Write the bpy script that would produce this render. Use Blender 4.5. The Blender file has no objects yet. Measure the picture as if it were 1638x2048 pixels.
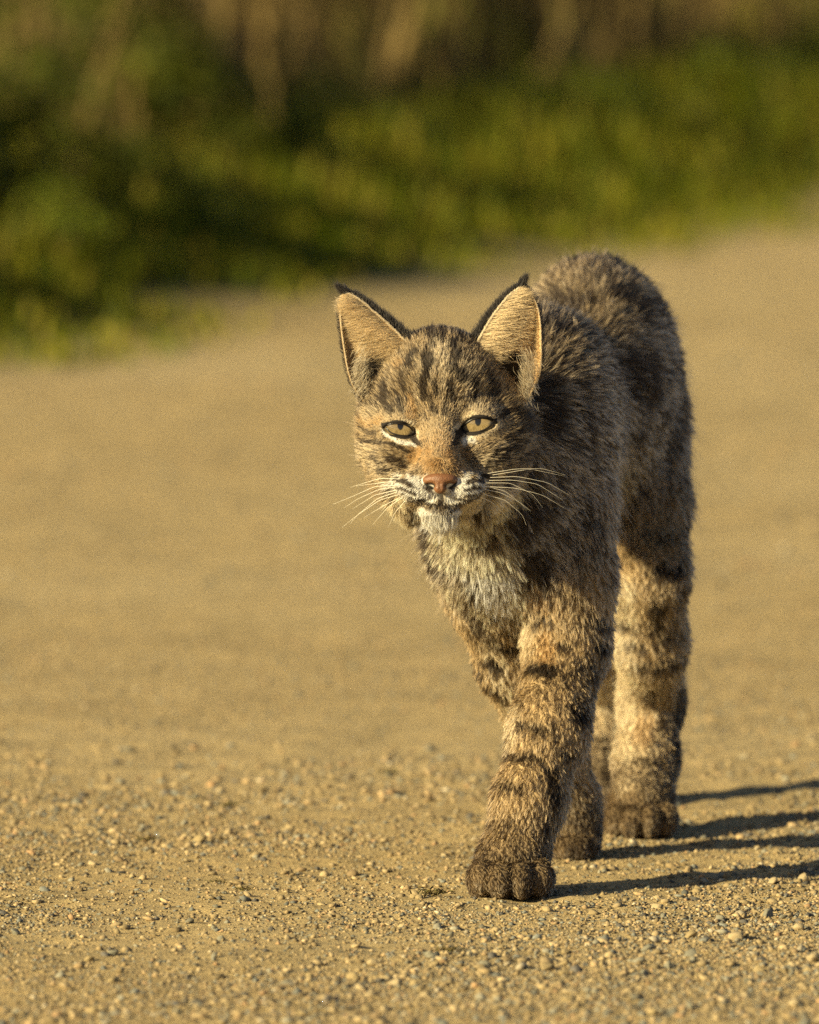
import bpy, bmesh, math
import numpy as np
from mathutils import Vector
from mathutils.kdtree import KDTree

# ------------------------------------------------------------------ camera, light, exposure
sc = bpy.context.scene
F = 26160.0          # focal length in photograph pixels (1638 x 2048)
CAM_H = 1.26
PITCH = math.atan((1024 + 950) / F)
cam_d = bpy.data.cameras.new('camera')
cam = bpy.data.objects.new('camera', cam_d)
sc.collection.objects.link(cam)
cam.location = (0, 0, CAM_H)
cam.rotation_euler = (math.pi / 2 - PITCH, 0, 0)
cam_d.sensor_fit = 'HORIZONTAL'
cam_d.sensor_width = 24.0
cam_d.lens = 24.0 * F / 1638.0
cam_d.clip_start = 0.1
cam_d.clip_end = 3000.0
cam_d.dof.use_dof = True
cam_d.dof.focus_distance = 11.955
cam_d.dof.aperture_fstop = 5.6
cam_d.dof.aperture_blades = 9
sc.camera = cam

SUN_EL = math.radians(21.0)
SUN_AZ = math.radians(34.0)      # how far the sun stands behind the camera's left
SUNV = Vector((-math.cos(SUN_AZ) * math.cos(SUN_EL), -math.sin(SUN_AZ) * math.cos(SUN_EL), math.sin(SUN_EL)))
world = bpy.data.worlds.new('World')
sc.world = world
world.use_nodes = True
wn = world.node_tree
bg = wn.nodes['Background']
sky = wn.nodes.new('ShaderNodeTexSky')
sky.sky_type = 'NISHITA'
sky.sun_disc = False
sky.sun_elevation = SUN_EL
sky.sun_rotation = math.atan2(SUNV.x, SUNV.y)
sky.dust_density = 1.0
sky.air_density = 0.75
wn.links.new(sky.outputs[0], bg.inputs[0])
bg.inputs[1].default_value = 0.05
sun_d = bpy.data.lights.new('sun', 'SUN')
sun_d.energy = 5.0
sun_d.angle = math.radians(0.55)
sun_d.color = (1.0, 0.84, 0.48)
sun = bpy.data.objects.new('sun', sun_d)
sc.collection.objects.link(sun)
sun.rotation_euler = SUNV.to_track_quat('Z', 'Y').to_euler()
sc.view_settings.view_transform = 'Standard'
sc.view_settings.look = 'None'
sc.view_settings.exposure = 1.15
sc.view_settings.gamma = 1.0
sc.cycles.max_bounces = 10
sc.cycles.diffuse_bounces = 3
sc.cycles.glossy_bounces = 4
sc.cycles.transmission_bounces = 8
sc.cycles.transparent_max_bounces = 8
sc.cycles_curves.shape = 'RIBBONS'
sc.cycles_curves.subdivisions = 2
sc.cycles.use_denoising = False

rng = np.random.default_rng(7)
C = sc.collection
cph, sph = math.cos(PITCH), math.sin(PITCH)


def Q(px, py, Y):
    """world point seen at photograph pixel (px, py) at depth Y"""
    a, b = (px - 819) / F, -(py - 1024) / F
    d = np.array([a, cph + b * sph, -sph + b * cph])
    return np.array([0, 0, CAM_H]) + d * (Y / d[1])


def proj(p):
    """photograph pixel of world points (n,3)"""
    q = p - np.array([0, 0, CAM_H])
    fw = q[:, 1] * cph - q[:, 2] * sph
    up = q[:, 1] * sph + q[:, 2] * cph
    return 819 + F * q[:, 0] / fw, 1024 - F * up / fw


# ------------------------------------------------------------------ numpy noise
_tab = rng.random(4096).astype(np.float32)


def vnoise(p, scale, seed=0):
    q = np.asarray(p, dtype=np.float64) / scale + 37.3 + seed * 11.7
    i = np.floor(q).astype(np.int64)
    f = (q - i)
    f = f * f * (3 - 2 * f)

    def h(dx, dy, dz):
        n = (i[:, 0] + dx) * 73856093 ^ (i[:, 1] + dy) * 19349663 ^ (i[:, 2] + dz) * 83492791 ^ (seed * 7919)
        n = (n ^ (n >> 13)) * 1274126177
        return _tab[(n ^ (n >> 11)) & 4095]
    x0 = h(0, 0, 0) * (1 - f[:, 0]) + h(1, 0, 0) * f[:, 0]
    x1 = h(0, 1, 0) * (1 - f[:, 0]) + h(1, 1, 0) * f[:, 0]
    x2 = h(0, 0, 1) * (1 - f[:, 0]) + h(1, 0, 1) * f[:, 0]
    x3 = h(0, 1, 1) * (1 - f[:, 0]) + h(1, 1, 1) * f[:, 0]
    y0 = x0 * (1 - f[:, 1]) + x1 * f[:, 1]
    y1 = x2 * (1 - f[:, 1]) + x3 * f[:, 1]
    return y0 * (1 - f[:, 2]) + y1 * f[:, 2]


def fbm(p, scale, seed=0, o=3):
    v, a, t = 0, 1.0, 0
    for k in range(o):
        v = v + a * vnoise(p, scale / 2 ** k, seed + k)
        t += a
        a *= 0.5
    return v / t


def sstep(a, b, x):
    t = np.clip((x - a) / (b - a), 0, 1)
    return t * t * (3 - 2 * t)


# ------------------------------------------------------------------ mesh helpers
def mesh_np(name, verts, loops, counts, smooth=False):
    """mesh from arrays: verts (n,3), flat loop vertex ids, vertices per face"""
    me = bpy.data.meshes.new(name)
    verts = np.ascontiguousarray(verts, dtype=np.float32)
    loops = np.ascontiguousarray(loops, dtype=np.int32).ravel()
    counts = np.ascontiguousarray(counts, dtype=np.int32)
    me.vertices.add(len(verts)); me.vertices.foreach_set('co', verts.ravel())
    me.loops.add(len(loops)); me.loops.foreach_set('vertex_index', loops)
    me.polygons.add(len(counts))
    st = np.concatenate([[0], np.cumsum(counts)[:-1]]).astype(np.int32)
    me.polygons.foreach_set('loop_start', st)
    me.polygons.foreach_set('loop_total', counts)
    me.update(calc_edges=True)
    me.validate()
    if smooth:
        me.polygons.foreach_set('use_smooth', np.ones(len(me.polygons), dtype=bool))
    return me


def set_col(me, col, name='Col'):
    at = me.color_attributes.new(name, 'FLOAT_COLOR', 'POINT')
    c = np.ones((len(col), 4), dtype=np.float32); c[:, :3] = col
    at.data.foreach_set('color', c.ravel())


def obj(name, me, mat=None, parent=None, loc=None):
    o = bpy.data.objects.new(name, me)
    C.objects.link(o)
    if mat is not None and me is not None and not len(me.materials):
        me.materials.append(mat)
    if parent is not None:
        o.parent = parent
    if loc is not None:
        o.location = loc
    return o


def tag(o, label=None, cat=None, group=None, kind=None):
    for k, v in (('label', label), ('category', cat), ('group', group), ('kind', kind)):
        if v:
            o[k] = v
    return o


# ------------------------------------------------------------------ materials
def new_mat(name):
    m = bpy.data.materials.new(name)
    m.use_nodes = True
    nt = m.node_tree
    return m, nt, nt.nodes, nt.links, nt.nodes['Principled BSDF']


def attr_mat(name, rough=0.8, spec=0.3, noise=None, trans=0.0):
    m, nt, N, L, b = new_mat(name)
    a = N.new('ShaderNodeAttribute'); a.attribute_name = 'Col'
    src = a.outputs['Color']
    if noise:
        tc = N.new('ShaderNodeTexCoord')
        nz = N.new('ShaderNodeTexNoise'); nz.inputs['Scale'].default_value = noise; nz.inputs['Detail'].default_value = 4
        L.new(tc.outputs['Object'], nz.inputs['Vector'])
        mr = N.new('ShaderNodeMapRange'); mr.inputs[3].default_value = 0.55; mr.inputs[4].default_value = 1.45
        L.new(nz.outputs[0], mr.inputs[0])
        mx = N.new('ShaderNodeMix'); mx.data_type = 'RGBA'; mx.blend_type = 'MULTIPLY'; mx.inputs[0].default_value = 1
        L.new(src, mx.inputs[6]); L.new(mr.outputs[0], mx.inputs[7])
        src = mx.outputs[2]
        bp = N.new('ShaderNodeBump'); bp.inputs['Strength'].default_value = 0.4; bp.inputs['Distance'].default_value = 0.002
        L.new(nz.outputs[0], bp.inputs['Height']); L.new(bp.outputs[0], b.inputs['Normal'])
    L.new(src, b.inputs['Base Color'])
    b.inputs['Roughness'].default_value = rough
    b.inputs['Specular IOR Level'].default_value = spec
    if trans:
        t = N.new('ShaderNodeBsdfTranslucent'); L.new(src, t.inputs[0])
        ms = N.new('ShaderNodeMixShader'); ms.inputs[0].default_value = trans
        L.new(b.outputs[0], ms.inputs[1]); L.new(t.outputs[0], ms.inputs[2])
        L.new(ms.outputs[0], N['Material Output'].inputs[0])
    return m


# ================================================================== GROUND
EDGE0, EDGE_S = -0.61, 0.309         # left edge of the road: X = EDGE0 + (Y-19.5)*EDGE_S
ecos = 1 / math.hypot(1, EDGE_S)


def edge_dist(x, y):
    """metres beyond the road's left edge (positive on the verge)"""
    return (EDGE0 + (y - 19.5) * EDGE_S - x) * ecos


def ground_z(x, y):
    x = np.asarray(x, float); y = np.asarray(y, float)
    s = edge_dist(x, y)
    p = np.stack([x, y, np.zeros_like(x)], -1).reshape(-1, 3)
    z = (fbm(p, 1.4, 3) - 0.5) * 0.02
    z = z.reshape(x.shape)
    near = np.exp(-((x / 1.4) ** 4)) * np.exp(-(((y - 12) / 2.2) ** 4))
    z = z * (1 - 0.8 * near)
    z = z + near * ((fbm(p, 0.045, 9, 3) - 0.5) * 0.010).reshape(x.shape)
    t = np.clip(s, 0, None)
    z = z + 0.16 * sstep(0.0, 3.0, t) * t + 30 * sstep(10, 260, t) + sstep(0, .5, t) * 0.05
    return z


def axis(lo, hi, step, far, grow):
    a = list(np.arange(lo, hi, step))
    s, v = step, hi
    while v < far:
        a.append(v); s = min(s * grow, far / 12); v += s
    s, v = step, lo
    b = []
    while v > -far:
        s = min(s * grow, far / 12); v -= s; b.append(v)
    return np.array(b[::-1] + a)


gx = axis(-0.55, 0.55, 0.006, 400, 1.09)
gy = axis(10.9, 13.3, 0.007, 400, 1.07)
GX, GY = np.meshgrid(gx, gy, indexing='ij')
GZ = ground_z(GX, GY)
nx, ny = GX.shape
idx = np.arange(nx * ny).reshape(nx, ny)
quads = np.stack([idx[:-1, :-1], idx[1:, :-1], idx[1:, 1:], idx[:-1, 1:]], -1).reshape(-1, 4)
gme = mesh_np('ground', np.stack([GX, GY, GZ], -1).reshape(-1, 3), quads, np.full(len(quads), 4), True)


def ground_material():
    m, nt, N, L, b = new_mat('dirt_road')
    geo = N.new('ShaderNodeNewGeometry')

    def noise(scale, detail=5, rough=0.6, dim=None):
        n = N.new('ShaderNodeTexNoise'); n.inputs['Scale'].default_value = scale
        n.inputs['Detail'].default_value = detail; n.inputs['Roughness'].default_value = rough
        L.new(geo.outputs['Position'], n.inputs['Vector']); return n.outputs[0]

    def ramp(src, stops):
        r = N.new('ShaderNodeValToRGB'); L.new(src, r.inputs[0])
        e = r.color_ramp.elements
        e[0].position, e[0].color = stops[0][0], (*stops[0][1], 1)
        e[1].position, e[1].color = stops[-1][0], (*stops[-1][1], 1)
        for p, c in stops[1:-1]:
            k = e.new(p); k.color = (*c, 1)
        return r.outputs[0]

    def mix(f, a, bb, mode='MIX', fac=None):
        k = N.new('ShaderNodeMix'); k.data_type = 'RGBA'; k.blend_type = mode
        if f is None: k.inputs[0].default_value = fac
        else: L.new(f, k.inputs[0])
        L.new(a, k.inputs[6]); L.new(bb, k.inputs[7]); return k.outputs[2]
    big = ramp(noise(0.8, 6), [(0.3, (0.37, 0.268, 0.120)), (0.5, (0.41, 0.306, 0.145)), (0.72, (0.45, 0.345, 0.175))])
    patch = ramp(noise(7, 6, 0.65), [(0.35, (0.72, 0.73, 0.74)), (0.55, (1, 1, 1)), (0.75, (1.12, 1.08, 1.0))])
    col = mix(None, big, patch, 'MULTIPLY', 0.9)
    mott = ramp(noise(34, 5, 0.7), [(0.33, (0.70, 0.70, 0.70)), (0.5, (1, 1, 1)), (0.72, (1.08, 1.06, 1.0))])
    col = mix(None, col, mott, 'MULTIPLY', 0.8)
    grain = ramp(noise(190, 4, 0.7), [(0.32, (0.45, 0.45, 0.48)), (0.47, (1, 1, 1)), (0.7, (1.15, 1.1, 1.02))])
    col = mix(None, col, grain, 'MULTIPLY', 0.75)
    # soil under the verge
    sep = N.new('ShaderNodeSeparateXYZ'); L.new(geo.outputs['Position'], sep.inputs[0])

    def math_(op, a, bval=None, bsock=None):
        k = N.new('ShaderNodeMath'); k.operation = op; L.new(a, k.inputs[0])
        if bsock is not None: L.new(bsock, k.inputs[1])
        elif bval is not None: k.inputs[1].default_value = bval
        return k.outputs[0]
    e = math_('MULTIPLY', math_('SUBTRACT', sep.outputs[1], 19.5), EDGE_S)
    s = math_('MULTIPLY', math_('SUBTRACT', math_('ADD', e, EDGE0), bsock=sep.outputs[0]), ecos)
    s = math_('ADD', s, bsock=math_('MULTIPLY', math_('SUBTRACT', noise(1.6, 3), 0.5), 0.5))
    mr = N.new('ShaderNodeMapRange'); mr.inputs[1].default_value = -0.16; mr.inputs[2].default_value = 0.34
    L.new(s, mr.inputs[0])
    soil = ramp(noise(3, 5), [(0.3, (0.05, 0.045, 0.01)), (0.6, (0.085, 0.075, 0.015)), (0.8, (0.13, 0.10, 0.035))])
    col = mix(mr.outputs[0], col, soil)
    L.new(col, b.inputs['Base Color'])
    b.inputs['Roughness'].default_value = 0.95
    b.inputs['Specular IOR Level'].default_value = 0.15
    bp = N.new('ShaderNodeBump'); bp.inputs['Strength'].default_value = 0.8; bp.inputs['Distance'].default_value = 0.003
    L.new(noise(260, 5, 0.7), bp.inputs['Height']); L.new(bp.outputs[0], b.inputs['Normal'])
    return m


M_GROUND = ground_material()
tag(obj('ground', gme, M_GROUND), 'pale tan dirt road with loose grit, rising to a weedy verge', 'ground', kind='structure')

# ------------------------------------------------------------------ stones
ico_v = []
t_ = (1 + 5 ** .5) / 2
for a_, b_ in ((1, t_), (-1, t_), (1, -t_), (-1, -t_)):
    ico_v += [(0, a_, b_), (a_, b_, 0), (b_, 0, a_)]
bmi = bmesh.new(); bmesh.ops.create_icosphere(bmi, subdivisions=1, radius=1)
ICO_V = np.array([v.co[:] for v in bmi.verts]); ICO_F = np.array([[v.index for v in f.verts] for f in bmi.faces]); bmi.free()
bmi = bmesh.new(); bmesh.ops.create_icosphere(bmi, subdivisions=2, radius=1)
ICO2_V = np.array([v.co[:] for v in bmi.verts]); ICO2_F = np.array([[v.index for v in f.verts] for f in bmi.faces]); bmi.free()
OCT_V = np.array([(1, 0, 0), (0, 1, 0), (-1, 0, 0), (0, -1, 0), (0, 0, 1), (0.1, 0.1, -1)], float)
OCT_F = np.array([(0, 1, 4), (1, 2, 4), (2, 3, 4), (3, 0, 4), (1, 0, 5), (2, 1, 5), (3, 2, 5), (0, 3, 5)])
STONE_PAL = np.array([(0.33, 0.25, 0.13), (0.37, 0.28, 0.15), (0.24, 0.22, 0.16), (0.18, 0.18, 0.15), (0.38, 0.27, 0.14),
                      (0.26, 0.19, 0.095), (0.41, 0.31, 0.17), (0.38, 0.24, 0.12), (0.11, 0.10, 0.085), (0.44, 0.37, 0.25)])


def stone_field(base_v, base_f, xs, ys, rad, jit=0.3):
    n, k = len(xs), len(base_v)
    v = base_v[None] * (1 + jit * (rng.random((n, k, 1)) - 0.5) * 2)
    v = v * (rad[:, None, None] * (0.7 + 0.6 * rng.random((n, 1, 3))) * np.array([1.15, 1.15, 0.72]))
    a = rng.random(n) * 6.283
    ca, sa = np.cos(a)[:, None], np.sin(a)[:, None]
    x = v[..., 0] * ca - v[..., 1] * sa; y = v[..., 0] * sa + v[..., 1] * ca
    z = v[..., 2] + x * (rng.random((n, 1)) - .5) * 0.7
    gz = ground_z(xs, ys)[:, None] + rad[:, None] * 0.25
    V = np.stack([x + xs[:, None], y + ys[:, None], z + gz], -1).reshape(-1, 3)
    Fc = (base_f[None] + (np.arange(n) * k)[:, None, None]).reshape(-1, 3)
    col = STONE_PAL[rng.choice(len(STONE_PAL), n, p=[.23, .17, .13, .08, .10, .12, .06, .03, .05, .03])] * (0.48 + 0.62 * rng.random((n, 1)))
    return V, Fc, np.repeat(col, k, 0)


def wedge(n, y0, y1, spread=1.0):
    """random ground points in the camera's wedge (and a margin beside it)"""
    ys = y0 + (y1 - y0) * rng.random(n)
    xs = (rng.random(n) - 0.5) * 2 * (0.0313 * ys * spread)
    return xs, ys


def keep_density(xs, ys, base=0.75):
    p = np.stack([xs, ys, 0 * xs], -1)
    d = base * (0.35 + 1.1 * sstep(.35, .7, fbm(p, 0.25, 21)))
    # the loose gravel shoulder at the right, in front of the paws
    d = d + 1.0 * sstep(0.0, 0.35, xs * 1.0 + (11.75 - ys) * 0.42)
    return rng.random(len(xs)) < d


parts = []
for (bv, bf, n, y0, y1, r0, r1, sp) in (
        (OCT_V, OCT_F, 72000, 11.0, 12.75, 0.0007, 0.0022, 1.25),
        (OCT_V, OCT_F, 14000, 10.95, 13.0, 0.0016, 0.0034, 1.3),
        (ICO_V, ICO_F, 2200, 10.9, 13.5, 0.003, 0.0052, 1.4),
        (OCT_V, OCT_F, 20000, 12.7, 16.0, 0.001, 0.0032, 1.4),
        (OCT_V, OCT_F, 8000, 15.5, 22.0, 0.002, 0.006, 1.5),
        (OCT_V, OCT_F, 34000, 8.5, 15.0, 0.0012, 0.0036, 4.0)):
    xs, ys = wedge(n, y0, y1, sp)
    k = keep_density(xs, ys) & (edge_dist(xs, ys) < 0.1)
    xs, ys = xs[k], ys[k]
    r = r0 + (r1 - r0) * rng.random(len(xs)) ** 2.2
    parts.append(stone_field(bv, bf, xs, ys, r, .3 if bv is OCT_V else .42))
off = 0; VV, FF, CC = [], [], []
for V, Fc, c in parts:
    VV.append(V); FF.append(Fc + off); CC.append(c); off += len(V)
FF = np.concatenate(FF)
gr = mesh_np('grit', np.concatenate(VV), FF, np.full(len(FF), 3))
set_col(gr, np.concatenate(CC))
M_STONE = attr_mat('stone', 0.85, 0.25, noise=350)
tag(obj('grit', gr, M_STONE), 'loose tan and grey grit scattered over the dirt road', 'grit', kind='stuff')

# pebbles large enough to pick out one by one
PEB_KINDS = [('tan', (0.33, 0.25, 0.125)), ('grey', (0.22, 0.205, 0.15)), ('dark', (0.10, 0.092, 0.075)), ('buff', (0.41, 0.32, 0.18))]
peb_meshes = {}
for kn, kc in PEB_KINDS:
    for q in range(4):
        v = ICO2_V.copy()
        for _ in range(11):      # chop with random planes for an angular, broken look
            nrm = rng.normal(size=3); nrm /= np.linalg.norm(nrm)
            dd = v @ nrm; lim = 0.38 + 0.3 * rng.random()
            v = v - np.clip(dd - lim, 0, None)[:, None] * nrm
        v += (fbm(v * 1.0, 0.5, 60 + q) - .5)[:, None] * v * 0.22
        me = mesh_np('pebble', v * np.array([1.1, 0.95, 0.75]), ICO2_F, np.full(len(ICO2_F), 3))
        set_col(me, np.array(kc)[None] * (0.72 + 0.3 * fbm(v, 0.6, q)[:, None]))
        me.materials.append(M_STONE)
        peb_meshes[(kn, q)] = me
PEB_LABEL = {
    'tan': 'small angular tan pebble lying loose on the dirt road',
    'grey': 'small angular grey pebble lying loose on the dirt road',
    'dark': 'small dark charcoal pebble lying loose on the dirt road',
    'buff': 'small pale buff pebble lying loose on the dirt road'}
fixed = [(1480, 1888, 24, 'buff'), (1445, 1845, 15, 'grey'), (1330, 1842, 12, 'grey'), (1240, 1845, 11, 'tan'), (1535, 1838, 16, 'tan'),
         (1570, 1842, 13, 'grey'), (1465, 1780, 11, 'grey'), (1350, 1785, 9, 'grey'), (1548, 1780, 15, 'buff'), (1610, 1770, 20, 'buff'),
         (1605, 1812, 11, 'tan'), (1110, 1935, 17, 'dark'), (1207, 1945, 15, 'tan'), (1385, 1925, 19, 'grey'), (1365, 1915, 12, 'tan'),
         (875, 1860, 10, 'dark'), (935, 1785, 0, ''), (890, 1722, 9, 'buff'), (28, 1878, 17, 'grey'), (288, 1885, 11, 'buff'),
         (240, 1753, 9, 'dark'), (200, 1672, 9, 'grey'), (338, 1703, 10, 'grey'), (470, 1718, 10, 'grey'), (225, 2028, 17, 'buff'),
         (372, 2013, 13, 'dark'), (575, 1905, 9, 'grey'), (825, 1808, 10, 'tan'), (10, 1760, 12, 'tan'), (505, 1940, 11, 'tan'),
         (1385, 2030, 18, 'grey'), (1140, 2000, 16, 'buff'), (1600, 2020, 20, 'buff'), (1540, 1870, 9, 'grey'), (1590, 1945, 13, 'buff'),
         (1265, 1740, 9, 'grey'), (1385, 1770, 8, 'buff'), (1243, 1703, 7, 'dark'), (1500, 1975, 15, 'grey'), (1290, 1960, 13, 'grey'),
         (180, 1578, 8, 'grey'), (345, 1500, 12, 'dark'), (710, 1335, 14, 'grey'), (520, 1060, 14, 'dark'), (660, 1092, 12, 'tan')]
spots = []
for (a_, b_, r_, kk) in fixed:
    if not r_:
        continue
    Y = CAM_H * F / (b_ + 950)
    spots.append(((a_ - 819) / F * Y, Y, r_ / F * Y, kk))
n_extra = 250
tries = 0
while len(spots) < len(fixed) - 1 + n_extra:
    y = 10.98 + 2.6 * rng.random() ** 1.3
    x = (rng.random() - .5) * 2 * 0.0313 * y * 1.15
    w = 0.22 + 1.0 * float(sstep(0.0, 0.30, np.array([x + (11.75 - y) * 0.42]))[0])
    if rng.random() > w:
        continue
    spots.append((x, y, 0.0032 + 0.0055 * rng.random() ** 2.2, ['tan', 'grey', 'buff', 'dark'][rng.choice(4, p=[.46, .28, .2, .06])]))
for i, (x, y, r, kk) in enumerate(spots):
    o = obj('pebble', peb_meshes[(kk, i % 4)])
    o.location = (x, y, float(ground_z(np.array([x]), np.array([y]))[0]) + r * 0.22)
    o.rotation_euler = (rng.normal() * .35, rng.normal() * .35, rng.random() * 6.28)
    o.scale = (r, r, r * (0.75 + .3 * rng.random()))
    tag(o, PEB_LABEL[kk], 'pebble', kk + ' pebbles on the road')

# dried plant crumbs lying on the road
M_CRUMB = attr_mat('dry_crumb', 0.9, 0.1)


def crumb(px, py, wpx, label):
    Y = CAM_H * F / (py + 950)
    s = wpx / F * Y
    n = 60
    V, FA, CO = [], [], []
    for k in range(n):
        c = np.array([rng.normal() * .3, rng.normal() * .25, abs(rng.normal()) * .10]) * s
        d = rng.normal(size=3) * np.array([1, 1, .35]); d /= np.linalg.norm(d)
        u = np.cross(d, rng.normal(size=3)); u /= np.linalg.norm(u)
        l, w = s * (.08 + .14 * rng.random()), s * (.015 + .03 * rng.random())
        h = np.cross(d, u)
        b0 = len(V)
        for aa, bb, hh in ((-1, -1, 0), (-1, 1, 0), (1, 0.2, 0), (0, 0, 1)):
            V.append(c + d * l * aa + u * w * bb + h * w * hh)
        FA += [(b0, b0 + 1, b0 + 2), (b0, b0 + 3, b0 + 1), (b0 + 1, b0 + 3, b0 + 2), (b0 + 2, b0 + 3, b0)]
        cc = np.array([(.10, .075, .03), (.16, .12, .045), (.05, .04, .02), (.13, .12, .04)][rng.integers(4)])
        CO += [cc] * 4
    V = np.array(V); V[:, 2] -= V[:, 2].min() + 0.001
    me = mesh_np('plant_crumb', V, np.array(FA), np.full(len(FA), 3)); set_col(me, np.array(CO))
    x = (px - 819) / F * Y
    o = obj('plant_crumb', me, M_CRUMB, loc=(x, Y, float(ground_z(np.array([x]), np.array([Y]))[0])))
    tag(o, label, 'plant debris', 'dry plant crumbs on the road')


crumb(868, 1806, 60, 'longest crumb of dry dark plant matter, beside the leading front paw')
crumb(492, 1787, 34, 'small brown clump of dry plant matter on the open road')
crumb(432, 1770, 30, 'small flat olive tuft of dry plant matter on the open road')
crumb(290, 1688, 40, 'thin dark sliver of dry plant matter on the open road')
crumb(900, 1912, 46, 'loose brown scrap of dry plant matter in the gravel')
crumb(455, 1617, 34, 'faint brown scrap of dry plant matter farther up the road')
crumb(780, 1552, 36, 'dark scrap of dry plant matter on the road behind the animal')

# ================================================================== VERGE PLANTS
GREENS = np.array([(0.11, 0.125, 0.004), (0.15, 0.145, 0.006), (0.07, 0.095, 0.003), (0.20, 0.165, 0.018)])


def blades(xs, ys, hs, pal, wid=0.006, name='grass', lean=0.35):
    n = len(xs)
    z0 = ground_z(xs, ys) - 0.005
    a = rng.random(n) * 6.283
    ln = lean * hs * rng.random(n)
    dx, dy = np.cos(a) * ln, np.sin(a) * ln
    wx, wy = -np.sin(a) * wid * (.6 + .8 * rng.random(n)), np.cos(a) * wid * (.6 + .8 * rng.random(n))
    P = [np.stack([xs - wx, ys - wy, z0], -1), np.stack([xs + wx, ys + wy, z0], -1),
         np.stack([xs + dx * .4 + wx * .8, ys + dy * .4 + wy * .8, z0 + hs * .6], -1),
         np.stack([xs + dx * .4 - wx * .8, ys + dy * .4 - wy * .8, z0 + hs * .6], -1),
         np.stack([xs + dx, ys + dy, z0 + hs], -1)]
    V = np.stack(P, 1).reshape(-1, 3)
    b = np.arange(n)[:, None] * 5
    L4 = b + np.array([[0, 1, 2, 3]]); L3 = b + np.array([[3, 2, 4]])
    loops = np.concatenate([L4.ravel(), L3.ravel()])
    cnt = np.concatenate([np.full(n, 4), np.full(n, 3)])
    col = pal[rng.integers(0, len(pal), n)] * (.7 + .6 * rng.random((n, 1)))
    me = mesh_np(name, V, loops, cnt); set_col(me, np.repeat(col, 5, 0))
    return me


M_LEAF = attr_mat('leaf', 0.6, 0.12, trans=0.25)
M_DRY = attr_mat('dry_stalk', 0.8, 0.2, trans=0.2)
M_STEM = attr_mat('woody_stem', 0.85, 0.2)


def edge_points(n, s0, s1, y0, y1, power=1.0):
    ys = y0 + (y1 - y0) * rng.random(n)
    s = s0 + (s1 - s0) * rng.random(n) ** power
    xs = EDGE0 + (ys - 19.5) * EDGE_S - s / ecos
    return xs, ys, s


xs, ys, s = edge_points(62000, -0.14, 0.9, 14.0, 34.0, 1.0)
pn = fbm(np.stack([xs, ys, 0 * xs], -1), 0.5, 5)
k = (rng.random(len(xs)) < sstep(.42, .85, pn + s * 0.9))
xs, ys, s = xs[k], ys[k], s[k]
hs = (0.02 + 0.10 * sstep(0, .8, s)) * (.5 + rng.random(len(xs)))
g1 = blades(xs, ys, hs, GREENS, 0.007)
tag(obj('verge_grass', g1, M_LEAF), 'short yellow green grass growing along the road edge', 'grass', kind='stuff')
xs, ys, s = edge_points(26000, .8, 9.0, 15.0, 70.0, 1.6)
hs = (0.12 + 0.3 * rng.random(len(xs)))
DRY = np.array([(0.16, 0.11, 0.035), (0.21, 0.145, 0.05), (0.12, 0.08, 0.028), (0.11, 0.10, 0.02)])
g2 = blades(xs, ys, hs, DRY, 0.012, 'dry_grass', .5)
tag(obj('dry_grass', g2, M_DRY), 'dry brown grass covering the bank behind the green verge', 'grass', kind='stuff')


def shrub_mesh(n, pal, leaf, seed, lumps=7, ragged=0.25):
    """leafy crown about 1 m across and 1 m high, built of leaf faces in uneven clumps"""
    r = np.random.default_rng(seed)
    cs = []
    for k in range(lumps):
        a, h = r.random() * 6.283, r.random()
        rr = 0.36 * (1 - 0.6 * h) * math.sqrt(r.random())
        cs.append((math.cos(a) * rr, math.sin(a) * rr, 0.2 + 0.62 * h, 0.14 + 0.14 * r.random()))
    cs = np.array(cs)
    ci = r.integers(0, lumps, n)
    d = r.normal(size=(n, 3)); d /= np.linalg.norm(d, axis=1)[:, None]
    rad = cs[ci, 3] * (0.55 + 0.5 * r.random(n) + ragged * (r.random(n) ** 6))
    P = cs[ci, :3] + d * rad[:, None]
    P[:, 2] = np.clip(P[:, 2], 0.02, None)
    u = r.normal(size=(n, 3)); u -= d * (u * d).sum(1)[:, None] * .6; u /= np.linalg.norm(u, axis=1)[:, None]
    w = np.cross(d, u); w /= np.linalg.norm(w, axis=1)[:, None] + 1e-9
    L = leaf * (.6 + .8 * r.random(n))[:, None]
    V = np.stack([P - u * L, P + w * L * .45, P + u * L, P - w * L * .45], 1).reshape(-1, 3)
    fc = np.arange(n)[:, None] * 4 + np.array([[0, 1, 2, 3]])
    lump_t = (.75 + .5 * r.random(lumps))[ci]
    col = pal[r.integers(0, len(pal), n)] * (lump_t * (.75 + .5 * r.random(n)))[:, None]
    me = mesh_np('foliage', V, fc, np.full(n, 4)); set_col(me, np.repeat(col, 4, 0))
    me.materials.append(M_LEAF)
    # stems: thin tapering limbs from the ground to each clump
    sv, sf = [], []
    for c in cs:
        a0, a1 = np.array([c[0] * .1, c[1] * .1, -0.03]), c[:3]
        mid = (a0 + a1) / 2 + np.array([c[0] * .25, c[1] * .25, 0])
        pts = [a0, mid, a1]; rads = [.018, .012, .006]
        b0 = len(sv)
        for p_, q_ in zip(pts, rads):
            for j in range(5):
                sv.append(p_ + q_ * np.array([math.cos(j * 1.2566), math.sin(j * 1.2566), 0]))
        for i in range(2):
            for j in range(5):
                sf.append((b0 + i * 5 + j, b0 + i * 5 + (j + 1) % 5, b0 + i * 5 + 5 + (j + 1) % 5, b0 + i * 5 + 5 + j))
    ms = mesh_np('stems', np.array(sv), np.array(sf), np.full(len(sf), 4), True)
    set_col(ms, np.tile((.10, .07, .04), (len(sv), 1))); ms.materials.append(M_STEM)
    return me, ms


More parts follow.
